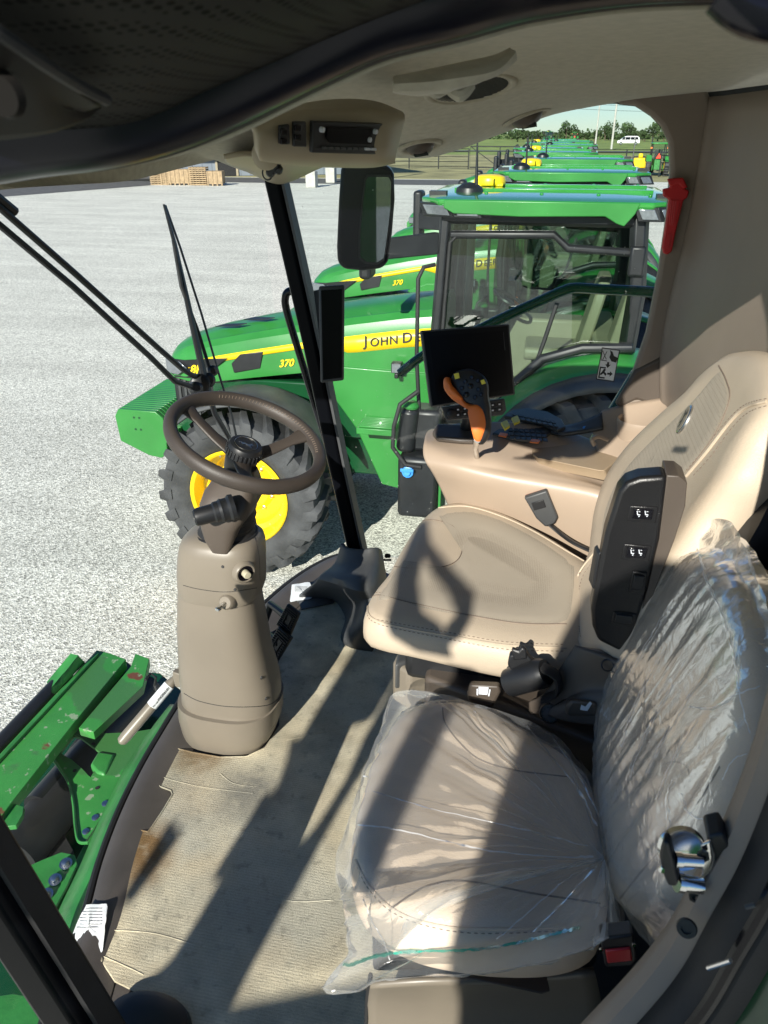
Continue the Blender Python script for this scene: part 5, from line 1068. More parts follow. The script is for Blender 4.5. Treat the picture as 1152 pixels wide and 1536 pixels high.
# relax heights so the film bridges smoothly over the cushion's rim
for it in range(3):
    for a in range(1, len(rows)-1):
        for k in range(2, NR):
            m_ = (rows[a-1][k].z + rows[a+1][k].z + rows[a][k-1].z + rows[a][k+1].z)/4
            rows[a][k].z = max(m_*.5 + rows[a][k].z*.5, rows[a][k].z - .02) if rows[a][k].z < m_ else rows[a][k].z
bagm = MB(); bagm.grid(rows)
cv = thing('cushion_cover', 'clear crinkled plastic bag gathered over the passenger seat cushion', 'plastic cover', tuple(Z(700,1250,.46)), 'clear plastic covers on the passenger seat')
obj('film', bagm, M['poly'], cv, sharp=80)
# skirt hanging from the rim, gathered knot
sk = MB(); rws = []
for a, q in enumerate(bo_):
    th = a/len(bo_); w_ = .004*noise.noise(Vector((th*50, 3, 1)))
    d_ = .02 if (a > 200 or a < 12) else .030 + .018*noise.noise(Vector((th*40, 9, 4)))
    rws.append([q + Vector(((w_*3 + .008*noise.noise(Vector((th*70, s*2, 8))))*s, (w_*2 + .010*noise.noise(Vector((th*70, s*2, 1))) + .02)*s, -d_*s)) for s in (0,.3,.6,.8,1)])
sk.grid(rws); obj('skirt', sk, M['poly'], cv, sharp=80)
bb2 = bagm.bvh()
def ribbon(bvh, pts, w_, name, m, parent, off=.0015, wob=1.5):
    P = cr([Vector((x, y, 0)) for x, y in pts], 14); L1 = []; L2 = []
    for i, p in enumerate(P):
        j = noise.noise(Vector((i*.35, 1, 3)))*wob; t_ = (P[min(i+1,len(P)-1)]-P[max(0,i-1)]).normalized(); nn = Vector((-t_.y, t_.x, 0)); ww = w_*1.15*(.6+.5*noise.noise(Vector((i*.5,0,0))))
        a = hit(bvh, (p+nn*(j-ww)).x, (p+nn*(j-ww)).y, off); b = hit(bvh, (p+nn*(j+ww)).x, (p+nn*(j+ww)).y, off)
        if a is not None and b is not None and (not L1 or (a-L1[-1]).length < .08): L1.append(a); L2.append(b)
    mb = MB(); mb.grid([L1, L2]); return obj(name, mb, m, parent)
ribbon(bb2, [(508,1442),(525,1446),(560,1434),(610,1427),(680,1427),(740,1422),(800,1410),(840,1400),(870,1392)], 3.4, 'green_seal_line', M['polyg'], cv)
ribbon(bb2, [(545,1350),(560,1385),(575,1410),(585,1440)], 1.2, 'fold', M['polyw'], cv)
for q in (([(545,1165),(600,1172),(680,1195),(760,1222),(860,1258)],1.4), ([(535,1238),(600,1246),(700,1270),(800,1282),(890,1286)],1.5), ([(560,1188),(650,1215),(760,1238),(880,1270)],.9), ([(745,1410),(790,1370),(850,1320),(895,1295)],1.3), ([(800,1400),(850,1350),(895,1300)],.9), ([(790,1090),(830,1140),(870,1190),(895,1240)],1.5), ([(830,1110),(865,1160),(898,1225)],1.2), ([(700,1345),(780,1320),(890,1292)],.8)):
    ribbon(bb2, q[0], q[1], 'fold', M['polyw'], cv, .002, 1.2)
# backrest cover
cv2 = thing('backrest_cover', 'clear crinkled plastic bag pulled over the passenger backrest', 'plastic cover', tuple(Z(1020,1100,.7)), 'clear plastic covers on the passenger seat')
po = [(896,1290),(888,1210),(888,1110),(900,1025),(922,950),(958,885),(1004,832),(1040,812),(1078,806),(1110,862),(1132,930),(1148,1000),(1150,1060),(1140,1120),(1118,1160),(1085,1235),(1050,1300),(1010,1362),(975,1392),(945,1396),(912,1352)]
PO = resample(cr([PL(x, y, io, inn) for x, y in po], 6, True), 200); cc = sum(PO, Vector())/200
tdir = Vector((.0, .35, 1)); tdir = (tdir - inn*tdir.dot(inn)).normalized(); sdir = inn.cross(tdir)
rows = []; NK = 44
for k in range(NK+1):
    s = 1.04 - k/NK*1.02; row = []
    for a, p in enumerate(PO):
        q = cc + (p-cc)*s; off = -.045*max(0, (s-.86)/.18)**1.5
        h, n_, i, d = ibb.ray_cast(q + inn*.3, -inn)
        base_ = .3 - d if h is not None else off
        u_ = (q-cc).dot(tdir); v_ = (q-cc).dot(sdir)
        sk_ = v_ + u_*.45; wr = noise.noise(Vector((sk_*30, u_*5, 1))) ; wr2 = noise.noise(Vector((sk_*70, u_*9, 7)))
        e = (1-abs(wr)*2)*.0042 + (1-abs(wr2)*2)*.0015
        row.append(q + inn*(max(base_, off) + .004 + max(0, e)))
    rows.append(row + [row[0]])
fm2 = MB(); fm2.grid(rows); obj('film', fm2, M['polyb'], cv2, sharp=80); fb = fm2.bvh()
# heat-sealed seam fin along the near edge, crumpled
fin = [(1046,812),(1078,808),(1098,838),(1112,875),(1128,925),(1140,975),(1148,1020),(1150,1065),(1140,1110)]
fp = cr([PL(x, y, io - inn*.01, inn) for x, y in fin], 10); rws = []
for i, p in enumerate(fp):
    t_ = (fp[min(i+1,len(fp)-1)]-fp[max(0,i-1)]).normalized(); o_ = t_.cross(inn); o_ = o_ if o_.dot(p-cc) > 0 else -o_
    rws.append([p + o_*(s*.034) + inn*(.01*noise.noise(Vector((i*.22, s*2, 0)))) for s in (-.9,-.4,0,.35,.7,1)])
mb = MB(); mb.grid(rws); obj('seam_fin', mb, M['polyb'], cv2)
for q, w_ in (([(1045,815),(1060,870),(1082,920),(1100,980),(1110,1040),(1125,1100)],1.3), ([(1000,1290),(1003,1240),(1000,1200),(1010,1170)],1.0), ([(1035,1060),(1070,1062),(1100,1045),(1140,1030)],1.4), ([(1020,1190),(1030,1215),(1050,1228),(1080,1225)],1.2), ([(1085,1170),(1100,1140),(1120,1130)],1.2), ([(940,1170),(960,1120),(990,1060),(1030,990)],1.0), ([(930,1120),(960,1040),(1000,970)],.9), ([(970,1160),(1000,1100),(1050,1020)],1.0), ([(945,1010),(980,950),(1010,900)],.8), ([(985,1200),(1010,1140),(1045,1080)],1.0)):
    ribbon(fb, q, w_, 'fold', M['polyw'], cv2, .002, 1.6)
# ================================================================== FLOOR MAT, COLUMN, CONSOLE, CONTROLS
mp_ = [(153,1445),(154,1400),(163,1345),(178,1290),(190,1257),(197,1247),(207,1247),(222,1250),(230,1240),(246,1216),(259,1194),(257,1188),(241,1182),(235,1177),(238,1168),(258,1130),(266,1125),(290,1131),(330,1138),(370,1137),(398,1124),(420,1090),(420,1030),(418,960),(440,925),(470,902),(500,893),(522,893),(527,899),(522,930),(515,955),(520,962),(545,968),(600,985),(660,1010),(760,1100),(760,1300),(700,1640),(300,1640),(262,1536),(235,1502),(200,1488),(172,1474)]
mt = thing('floor_mat', 'stained grey green rubber mat covering the cab floor', 'floor mat', tuple(Z(400,1300,.004)))
mb = MB(); P_ = [Z(x, y, .004) for x, y in mp_]; mb.prism(P_, (0,0,.005)); obj('mat_sheet', mb, M['mat'], mt, bev=.0015)
mb = MB(); mb.tube([p + Vector((0,0,.005)) for p in P_[:30]], .0022, 6); obj('mat_rim', mb, M['mat'], mt)
for q in ([(156,1435),(190,1450),(215,1462)], [(330,1160),(350,1175),(380,1180)], [(240,1165),(300,1180),(380,1190)], [(430,1110),(480,1100),(560,1080)], [(155,1395),(230,1400),(300,1420)], [(400,1340),(440,1352),(500,1350)]):
    mb = MB(); mb.tube([Z(p.x, p.y, .0088) for p in cr([Vector((a,b,0)) for a, b in q], 6)], .0016, 5); obj('mat_crease', mb, M['mat'], mt)
# ---- steering column
sc_ = thing('steering_column', 'taupe steering column with a leather wheel standing on the cab floor', 'steering column', tuple(Z(347,1100,0)))
YC = Z(347,1100,0).y + .02
def ring(l, r_, y_, yy, dr=.85, p=2.6, n=40, tilt=0.0, dyc=0):
    c_ = Y((l+r_)/2, y_, yy); d_ = (c_-C0).dot(FW); w_ = (r_-l)/2*d_/FPX; out = []
    for k in range(n):
        a = 6.28318*k/n; ca, sa = math.cos(a), math.sin(a); x_ = math.copysign(abs(ca)**(2/p), ca)*w_; y2 = math.copysign(abs(sa)**(2/p), sa)*w_*dr
        out.append(c_ + Vector((x_, y2+dyc, x_*tilt)))
    return out
mb = MB(); mb.loft([ring(*q, YC, .85, 2.7) for q in ((282,408,1096),(277,416,1082),(272,422,1062),(271,423,1040))]); base = obj('lower_collar', mb, M['taupe'], sc_, sharp=50)
mb = MB(); mb.loft([ring(*q, YC, .80, 2.8) for q in ((276,421,1068),(276,420,1030),(273,417,1010),(271,408,980),(269,400,940),(269,393,900),(270,388,870),(272,386,850))]); shv = mb.bvh(); sh_ = obj('column_shell', mb, M['taupe'], sc_, sharp=50)
seam(shv, [(276,1040),(300,1052),(345,1060),(400,1058),(420,1045)], .0011, 'shell_gap', M['ink'], sh_, 0)
for x_, y_ in ((391,1017),(398,1048)):
    h = hit(shv, x_, y_, .0004)
    if h is not None: mb = MB(); mb.lathe([(.005,0),(.004,.0008),(.0,.0008)], h, Vector((.3,-1,.2)), 12); obj('clip_hole', mb, M['ink'], sh_)
mb = MB(); mb.loft([ring(*q, YC, .86, 3.0) for q in ((273,393,882),(271,396,872),(270,396,850),(271,396,830),(273,395,814),(277,392,804),(285,386,798),(300,374,795))]); up_ = obj('upper_housing', mb, M['taupe'], sc_, sharp=50)
uh = mb.bvh()
shb = None
mb = MB(); mb.loft([ring(*q, YC+.01, .8, 2.7) for q in ((279,411,1106),(277,414,1099),(280,410,1092))]); obj('base_ring', mb, M['black'], sc_)
mb = MB(); rg = []
for k in range(15):
    f = k/14; y_ = 803 - 88*f; l_ = 297 + 24*f; r_ = 381 + 4*f; d_ = (k % 2)*2.2; rg.append(ring(l_-d_, r_+d_, y_, YC, .9, 2.2, 36))
mb.loft(rg); mb.tube(ring(297,383,799,YC,.9,2.4,40), .006, 8, True); obj('bellows', mb, M['blackrub'], sc_, sharp=25)
mb = MB(); rg = [ring(318,344,828,YC-.075,.5,3.0),ring(308,352,810,YC-.07,.6,3.2),ring(303,362,788,YC-.055,.75,3.2),ring(303,378,768,YC-.04,.9,3.5),ring(306,388,748,YC-.02,1.0,4),ring(312,389,730,YC-.01,.95,4.2),ring(322,388,716,YC,.8,4),ring(340,386,703,YC,.7,3)]; mb.loft(rg); hs = obj('switch_housing', mb, M['taupe_dk'], sc_, sharp=35)
seam(uh, [(275,878),(300,884),(340,888),(385,882)], .0009, 'shell_gap', M['ink'], up_, 0)
seam(uh, [(380,800),(388,830),(390,870)], .0008, 'shell_gap', M['ink'], up_, 0)
# turn-signal stalk knob
a0, a1 = Y(352,760,YC-.10), Y(291,777,YC-.15); ax = (a1-a0); L_ = ax.length
mb = MB(); mb.lathe([(.030,0),(.031,.010),(.026,.016),(.026,.026),(.0275,.030),(.024,.036),(.024,.046),(.021,.050),(.021,L_-.012),(.0195,L_-.003),(.0165,L_),(.016,L_-.002),(.0,L_-.002)], a0, ax, 32); stk = obj('signal_stalk', mb, M['black'], hs, sharp=30)
un = ax.normalized(); uu = RT - un*RT.dot(un); uu.normalize(); uv = un.cross(uu)
mb = MB(); p = a1 + un*(-.0015); 
for q in (((-.006,.002),(-.003,.002),(.001,.004),(.001,-.004),(-.003,-.002),(-.006,-.002)), ((.003,.0005),(.008,.0005),(.008,-.0005),(.003,-.0005)), ((.003,.003),(.007,.005),(.0075,.0042),(.0035,.0022))): mb.prism([p + uu*x + uv*y for x, y in q], un*.0006)
obj('horn_icon', mb, M['icon'], stk)
# round push button, ignition lever, screws on the upper housing
def on_up(x, y, off=0):
    h = hit(uh, x, y, off); a = hit(uh, x+3, y); b = hit(uh, x, y-3); n_ = (a-hit(uh,x,y)).cross(b-hit(uh,x,y)).normalized(); return h, (n_ if n_.dot(C0-h) > 0 else -n_)
p, n_ = on_up(366,858); mb = MB(); mb.lathe([(.030,-.004),(.028,.005),(.024,.010),(.021,.010),(.018,.004),(.0,.003)], p, n_, 32); bz = obj('button_bezel', mb, M['taupe'], up_)
mb = MB(); mb.lathe([(.0205,.001),(.0205,.0085),(.015,.0085),(.0135,.005),(.0,.004)], p, n_, 32); bk2 = obj('button_ring', mb, M['blackgl'], bz)
mb = MB(); mb.lathe([(.0095,.0),(.0095,.019),(.008,.0215),(.0,.022)], p, n_, 24); obj('push_button', mb, mat('ivory_button', (.45,.42,.30), .4), bk2)
p, n_ = on_up(338,901) if hit(uh,338,901) is not None else (hit(uh,338,870), Vector((0,-1,.2)))
p = hit(sh_ and uh, 338, 880) or p; sp_ = Y(340,903,(p.y-.004)); n_ = Vector((-.1,-1,.35)).normalized()
mb = MB(); mb.lathe([(.020,-.012),(.019,.004),(.015,.009),(.0,.009)], sp_, n_, 28); kb = obj('key_bezel', mb, M['taupe'], sh_)
mb = MB(); q0 = sp_ + n_*.004; q1 = Y(325,915,sp_.y-.035); mb.tube([q0, q0.lerp(q1,.4), q1.lerp(q0,.1), q1], [.007,.0065,.0085,.006], 14, flat=.7); obj('key_lever', mb, M['chrome'], kb)
for x, y in ((334,850),(352,884)): 
    h = hit(uh, x, y, .0004)
    if h is not None: mb = MB(); mb.lathe([(.004,0),(.0032,.0008),(.0,.0008)], h, Vector((0,-1,.2)), 12); obj('screw_hole', mb, M['ink'], up_)
# ---- wheel
WC = Z(371,660,.885); wn = Vector((math.sin(R(22))*math.cos(R(350)), math.sin(R(22))*math.sin(R(350)), math.cos(R(22)))); wu = Vector((1,0,0)); wu = (wu - wn*wu.dot(wn)).normalized(); wv = wn.cross(wu)
def wp(a, r_, h=0): return WC + wu*math.cos(a)*r_ + wv*math.sin(a)*r_ + wn*h
mb = MB(); NS = 96; rings = []
for k in range(NS+1):
    a = 6.28318*k/NS; pinch = .0006 if min(abs((a-b+math.pi) % 6.28318-math.pi) for b in (R(75), R(200), R(310), R(120))) < .035 else 0
    rings.append([wp(a, .1785 + math.cos(t)*(.0158-pinch), math.sin(t)*(.0192-pinch)) for t in [6.28318*j/18 for j in range(18)]])
mb.loft(rings, True, False); wh = obj('steering_wheel', mb, M['wheel'], sc_, sharp=80)
mb = MB()
for (a0_, a1_) in ((R(20), R(140)), (R(200), R(200.5))):
    n_ = int((a1_-a0_)*.165/.0085)
    for k in range(n_):
        a = a0_ + (a1_-a0_)*k/max(1,n_); mb.tube([wp(a, .1690, .0158), wp(a+.012, .1640, .0105)], .0008, 4)
obj('rim_stitching', mb, M['thread'], wh)
for a in (R(52), R(172), R(292)):
    mb = MB(); rr_ = []
    for f, w_, h_, t_ in ((.03,.022,-.048,.010),(.08,.017,-.036,.009),(.13,.015,-.016,.008),(.165,.024,-.002,.010)):
        ct = wp(a, f, h_); td = (wu*-math.sin(a) + wv*math.cos(a)); rr_.append([ct + td*w_*x + wn*t_*z for x, z in ((-1,-.4),(-.7,-.7),(.7,-.7),(1,-.4),(1,.3),(.6,.7),(-.6,.7),(-1,.3))])
    mb.loft(rr_); obj('spoke', mb, M['wheel'], wh, bev=.003)
HC = WC - wn*.034
mb = MB(); mb.lathe([(.030,-.085),(.034,-.06),(.038,-.03),(.040,-.012),(.036,-.006)], HC, wn, 32); obj('hub_neck', mb, M['taupe_dk'], wh)
mb = MB(); mb.lathe([(.038,-.012),(.042,-.008),(.042,.014),(.038,.022),(.030,.024),(.029,.0225),(.0,.0225)], HC, wn, 40); hb = obj('hub', mb, M['black'], wh, sharp=30)
mb = MB()
for k in range(28):
    a = 6.28318*k/28; c_ = wp(a, .0415, -.040); td = (wu*-math.sin(a) + wv*math.cos(a)); rd = (wu*math.cos(a) + wv*math.sin(a)); mb.obox(c_ - td*.0024, td*.0048, rd*.0035, wn*.018)
obj('hub_grip', mb, M['black'], hb, bev=.001)
mb = MB(); mb.tube([wp(6.28318*k/40, .0275, -.0105) for k in range(40)], .0009, 6, True); ei = obj('emblem_ring', mb, M['metal'], hb)
deer('deer_mark', HC + wn*.0228, wu, wv, wn, .019, M['metal'], hb)
# ---- brake pedals and floor handle
pd = thing('brake_pedals', 'pair of black ribbed pedals right of the steering column', 'pedals', tuple(Z(430,980,0)))
for q in ([(430,906,.27),(449,921,.25),(434,956,.17),(413,937,.19)], [(417,940,.20),(437,958,.18),(412,998,.08),(396,975,.10)]):
    c4 = [Z(*p) for p in q]; n_ = (c4[1]-c4[0]).cross(c4[3]-c4[0]).normalized(); n_ = n_ if n_.dot(C0-c4[0]) > 0 else -n_
    mb = MB(); mb.prism(c4, -n_*.014); pp = obj('pedal', mb, M['black'], pd, bev=.005, seg=3)
    mb = MB()
    for i in range(11):
        f = (i+.6)/12; a = c4[0].lerp(c4[3], f); b = c4[1].lerp(c4[2], f); e_ = (c4[3]-c4[0]).normalized()*.0028
        for s0, s1 in ((.06,.22),(.78,.94)) if 2 < i < 8 else ((.06,.94),): mb.obox(a.lerp(b,s0), a.lerp(b,s1)-a.lerp(b,s0), e_, n_*.0028)
    a = c4[0].lerp(c4[3],.28).lerp(c4[1].lerp(c4[2],.28),.32); b = c4[0].lerp(c4[3],.70).lerp(c4[1].lerp(c4[2],.70),.32); c2 = c4[0].lerp(c4[3],.70).lerp(c4[1].lerp(c4[2],.70),.68); d2 = c4[0].lerp(c4[3],.28).lerp(c4[1].lerp(c4[2],.28),.68)
    mb.tube([p + n_*.001 for p in (a,b,c2,d2)], .002, 6, True); obj('pedal_ribs', mb, M['blackrub'], pp)
    mb = MB(); m_ = sum(c4, Vector())/4; mb.tube([m_ - n_*.01, m_ + Vector((-.09,.10,-.02)), Vector((m_.x-.16, m_.y+.12, FL+.02))], .012, 8); obj('pedal_arm', mb, M['black'], pd)
lv = thing('tilt_lever', 'taupe hand lever with a white bar code label at the left of the steering column', 'lever', tuple(Z(230,1080,.1)))
a, b = Y(262,1018,1.64), Y(180,1115,1.50)
mb = MB(); mb.tube([a, a.lerp(b,.08), a.lerp(b,.9), a.lerp(b,.97), b], [.010,.0155,.0165,.0145,.006], 20); lo_ = obj('grip', mb, M['taupe'], lv)
mb = MB(); mb.tube([Y(274,1000,1.66), a], .0105, 12); mb.prism([Y(x, y, 1.60) for x, y in ((258,1008),(285,1016),(287,1036),(262,1030))], (0,.02,0)); obj('pivot', mb, M['taupe'], lv, bev=.003)
mb = MB(); a2, b2 = a.lerp(b,.10), a.lerp(b,.42); mb.tube([a2, b2], .0168, 24); lbl = obj('bar_code_label', mb, M['white'], lv)
u_ = (b2-a2).normalized(); tv = (C0-a2); tv = (tv - u_*tv.dot(u_)).normalized(); wv_ = u_.cross(tv)
mb = MB(); random.seed(4); s = .003
while s < (b2-a2).length - .004:
    w_ = random.choice((.0008,.0014,.002)); mb.obox(a2 + u_*s + tv*.0162 - wv_*.0075, u_*w_, wv_*.006, tv*.0012); s += w_ + random.choice((.0012,.002))
obj('bars', mb, M['ink'], lbl)
text('label_text', 'HXE1063098', M['ink'], a2 + u_*.003 + wv_*.001 + tv*.0171, u_, -wv_ if (-wv_).z > -9 else wv_, .0085, lbl, .0002, .012)
# ---- paper tags
for nm, pts, lab in (('paper_tag', [(438,877,.026),(464,873,.028),(469,884,.024),(467,898,.020),(452,900,.019),(435,903,.018)], 'small white printed paper tag on the sill at the foot of the right pillar'),
                     ('paper_tag', [(130,1357,.03),(161,1356,.03),(153,1430,.012),(128,1428,.012),(108,1405,.012),(120,1375,.02)], 'folded white printed paper tag on the sill at the lower left by the door pillar')):
    t = thing(nm, lab, 'paper tag', tuple(Z(pts[0][0], pts[0][1], 0)), 'paper tags tied on the cab sill')
    V_ = [Z(*q) for q in pts]; c_ = sum(V_, Vector())/len(V_) + Vector((0,0,.004)); mb = MB(); O = resample(V_, 36)
    mb.loft([[c_ + (p-c_)*s + Vector((0,0,.003*noise.noise(Vector((i*.5,s*4,0))))) for i, p in enumerate(O)] for s in (1,.7,.4,.02)]); sh2 = obj('tag_sheet', mb, M['white'], t, thick=.0008, sharp=70)
    bt_ = mb.bvh(); mb = MB()
    for k in range(7):
        f = k/7; x0 = min(p[0] for p in pts)+7; x1 = max(p[0] for p in pts)-8; y_ = min(p[1] for p in pts) + 7 + (max(p[1] for p in pts)-min(p[1] for p in pts)-14)*f*.55
        L1 = [hit(bt_, x0 + (x1-x0)*j/8, y_, .0012) for j in range(9)]; L1 = [p for p in L1 if p is not None]
        if len(L1) > 3: mb.tube(L1, .0007, 4)
    obj('print_lines', mb, M['grey'], sh2)
# dark round boss at the bottom of the floor
mb = MB(); mb.loft([[Z(225,1540,.0)*1 + Vector((math.cos(a)*.085*s, math.sin(a)*.05*s, h)) for a in [6.283*k/30 for k in range(30)]] for s, h in ((1,0),(1,.02),(.93,.034),(.7,.040),(.2,.042))]); obj('floor_boss', mb, M['black'], cab)

# ---- right-hand armrest console
ac = thing('armrest_console', 'tan moulded armrest console with keypads and a padded lid, right of the driver seat', 'console', tuple(Y(760,790,2.05)))
rows = [[Y(x, y, yy) for x, y, yy in r] for r in (
 [(646,650,2.27),(690,640,2.26),(735,638,2.26),(790,640,2.27),(860,655,2.27),(940,690,2.25),(985,710,2.22)],
 [(639,656,2.20),(690,662,2.17),(740,664,2.16),(795,668,2.17),(860,684,2.16),(930,705,2.14),(970,725,2.10)],
 [(636,668,2.12),(688,684,2.08),(742,690,2.07),(800,700,2.08),(860,716,2.06),(915,735,2.04),(960,755,2.0)],
 [(638,688,2.08),(690,697,2.05),(745,706,2.04),(800,716,2.03),(860,728,2.01),(908,741,1.99),(950,765,1.96)],
 [(648,701,2.07),(695,712,2.04),(748,722,2.02),(800,733,2.01),(860,744,1.99),(905,756,1.97),(945,785,1.95)],
 [(660,722,2.08),(705,745,2.06),(755,765,2.04),(810,785,2.02),(860,805,2.0),(900,820,1.98),(940,840,1.96)],
 [(680,765,2.10),(720,800,2.08),(765,820,2.06),(815,840,2.04),(860,850,2.02),(900,870,2.0),(930,900,1.98)])]
cm = patch(rows, 8); acb = cm.bvh(); aco = obj('console_body', cm, M['console'], ac, thick=.012)
seam(acb, [(652,705),(700,716),(745,726),(763,738),(790,768),(815,800)], .0011, 'panel_gap', M['ink'], aco)
seam(acb, [(745,726),(800,736),(860,747),(900,757)], .0009, 'panel_edge', M['taupe'], aco)
def lidpt(x, y, h): return Z(x, y, h)
LT = [(797,675),(803,668),(846,647),(856,648),(931,678),(936,684),(908,708),(900,708),(806,688),(798,682)]
h0 = hit(acb, 850, 690).z - FL
mb = MB(); mb.loft([[Z(x, y, h0+.005) for x, y in LT], [Z(x, y+0, h0+.022) for x, y in LT], [Z(850+(x-850)*.97, 676+(y-676)*.93, h0+.028) for x, y in LT]]); 
mb2 = MB(); mb2.loft([[Z(x+5, y+13, h0-.008) for x, y in LT], [Z(x, y, h0+.020) for x, y in LT], [Z(850+(x-850)*.97, 676+(y-676)*.93, h0+.026) for x, y in LT]]); obj('armrest_lid', mb2, M['lid'], ac, bev=.006, seg=3)
# front pad, slot
mb = MB(); mb.prism([Y(x, y, yy) for x, y, yy in ((648,655,2.16),(655,643,2.20),(706,645,2.20),(715,655,2.17),(711,668,2.12),(690,667,2.12),(655,663,2.12))], (0,0,.018)); obj('wrist_pad', mb, M['taupe_dk'], ac, bev=.007, seg=3)
insert(acb, [(673,680),(690,676),(712,675),(735,677),(742,682),(730,684),(712,680),(690,681)], .0016, 'lever_slot', M['ink'], aco, rings=4, n=28)
# keypads
def kp(name, q, h, m, parent, t_=.008, bev=.002): mb = MB(); mb.prism([Z(x, y, h) for x, y in q], (0,0,t_)); return obj(name, mb, m, parent, bev=bev)
hk1 = hit(acb, 785, 652).z - FL - .698; hk2 = hk1
def kp(name, q, h, m, parent, t_=.008, bev=.002):
    hh = h + (hk2 if h in (.715,.7275,.735) else hk1); mb = MB(); mb.prism([Z(x, y, hh) for x, y in q], (0,0,t_)); return obj(name, mb, m, parent, bev=bev)
k1 = kp('keypad', [(738,655),(752,645),(768,640),(800,637),(816,641),(828,651),(812,663),(790,664),(765,661)], .700, M['grey'], ac, .012, .003)
k2 = kp('keypad', [(755,629),(768,620),(790,617),(820,622),(842,634),(848,645),(836,650),(812,639),(785,634)], .715, M['grey'], ac, .012, .003)
kk = 0
for i in range(7):
    for j in range(3):
        x0 = 762 + i*8.2 + j*1.5; y0 = 643 + j*6.2 + i*.5
        if x0 < 822 and y0 < 660: kp('key', [(x0,y0),(x0+6.6,y0+.4),(x0+7.4,y0+4.8),(x0+.7,y0+4.4)], .7125, M['key'], k1, .003, .001)
for i in range(8):
    for j in range(2):
        x0 = 768 + i*8.2 + j*4; y0 = 620 + j*5.6 + i*1.6
        kp('key', [(x0,y0),(x0+6.6,y0+.8),(x0+8.4,y0+4.8),(x0+1.7,y0+4.0)], .7275, M['key'], k2, .003, .001)
kp('orange_key', [(797,660),(811,661.5),(808,666),(794,664.5)], .7125, M['orange'], k1, .004); kp('orange_key', [(750,650),(762,652),(759,657),(747,655)], .7125, M['orange'], k1, .004)
for q in ([(751,637),(760,633),(765,642),(757,647)], [(767,630),(776,626),(780,635),(771,639)]):
    kp('yellow_lever', q, .735, M['yellowtab'], ac, .008, .002)
# cup holder
c_ = Z(962,632,.79)
mb = MB(); cx, cy = c_.x, c_.y
mb.loft([[Vector((cx + math.cos(a)*.062*s, cy + math.sin(a)*.055*s, FL+h)) for a in [6.283*k/36 for k in range(36)]] for s, h in ((.93,.60),(.98,.70),(1.05,.77),(1.10,.787),(1.06,.797),(.98,.793),(.93,.77),(.86,.66),(.1,.655))]); obj('cup_holder', mb, M['console'], ac, sharp=60)
mb = MB(); mb.tube(cr([Z(892,668,.74), Z(888,660,.755), Z(897,655,.76), Z(912,660,.75)], 6), .006, 8); obj('cup_rim', mb, M['console'], ac)
rows = [[Y(x, y, yy) for x, y, yy in r] for r in ([(905,618,YW-.02),(950,606,YW-.04),(1000,598,YW-.05),(1040,580,YW-.06)],[(890,650,2.22),(930,650,2.2),(990,640,2.16),(1030,620,2.12)],[(900,690,2.14),(940,695,2.1),(1000,690,2.02),(1040,670,1.98)])]
obj('rear_shelf', patch(rows, 5), M['console'], ac, thick=.01)
rows = [[Y(x, y, yy) for x, y, yy in r] for r in ([(800,648,YW-.03),(860,640,YW-.03),(905,622,YW-.03)],[(845,655,YW-.10),(880,650,YW-.09),(905,645,YW-.09)])]
obj('window_ledge', patch(rows, 4), M['grey'], ac, thick=.01)
mb = MB(); mb.lathe([(.008,0),(.008,.004),(.006,.005),(.0,.004)], Z(878,643,.745), (0,-.3,1), 20); obj('power_socket', mb, M['blue'], ac)
# joystick
jy = thing('hydro_handle', 'orange and black multi button drive lever rising from the console in front of the monitor', 'joystick', tuple(Y(716,684,2.09)))
JO = Y(700,620,1.93); JN = Vector((-.12,-.95,.28)).normalized()
def jp_(pts, prof, d=0): return pillow([PL(x, y, JO + JN*d, JN) for x, y in pts], JN, prof, 60)
mb = jp_([(682,557),(703,553),(722,562),(730,576),(731,596),(734,612),(735,640),(732,655),(722,668),(714,663),(718,640),(712,607),(698,604),(684,595),(676,582),(675,567)], [(.8,-.035),(.97,-.028),(1,-.018),(.98,-.006),(.9,0),(.6,.003),(.1,.004)]); obj('handle_head', mb, M['black'], jy, sharp=70)
mb = jp_([(668,568),(672,566),(677,577),(688,590),(696,601),(706,607),(718,607),(727,618),(730,638),(726,652),(720,664),(711,661),(716,645),(718,630),(714,617),(704,612),(692,606),(676,597),(667,586),(665,575)], [(.85,-.03),(.97,-.024),(1,-.014),(.97,-.002),(.88,.005),(.6,.009),(.1,.010)], .002)
obj('orange_grip', mb, M['orange'], jy, sharp=70)
pad = jp_([(666,570),(671,566),(677,577),(686,588),(694,598),(688,600),(676,594),(667,584)], [(.9,-.015),(1.02,-.006),(1,.004),(.85,.010),(.5,.013),(.1,.014)], .008); obj('thumb_pad', pad, M['orange'], jy, sharp=80)
mb = MB(); mb.tube([PL(716,660,JO,JN), Y(713,672,1.99), Y(716,690,2.08)], [.009,.0075,.0075], 14); obj('shaft', mb, M['metal'], jy)
for x, y, r_ in ((698,572,.006),(708,566,.006),(717,571,.005),(693,582,.006),(706,579,.008),(718,584,.006),(700,592,.008),(713,596,.006),(722,592,.005)): 
    mb = MB(); mb.lathe([(r_,.0),(r_*.95,.005),(r_*.7,.0065),(.0,.0065)], PL(x, y, JO + JN*.002, JN), JN, 16); bt2 = obj('button', mb, M['blackgl'], jy)
    mb = MB(); p = PL(x, y, JO + JN*.002, JN) + JN*.0067; mb.obox(p - RT*.0025, RT*.005, UP*.0008, JN*.0003); obj('icon', mb, M['grey'], bt2)
for q in ([(681,561),(688,559),(690,567),(683,569)], [(721,571),(726,569),(729,575),(723,577)]): mb = MB(); mb.prism([PL(x, y, JO + JN*.004, JN) for x, y in q], JN*.003); obj('yellow_sticker', mb, M['yellowtab'], jy)
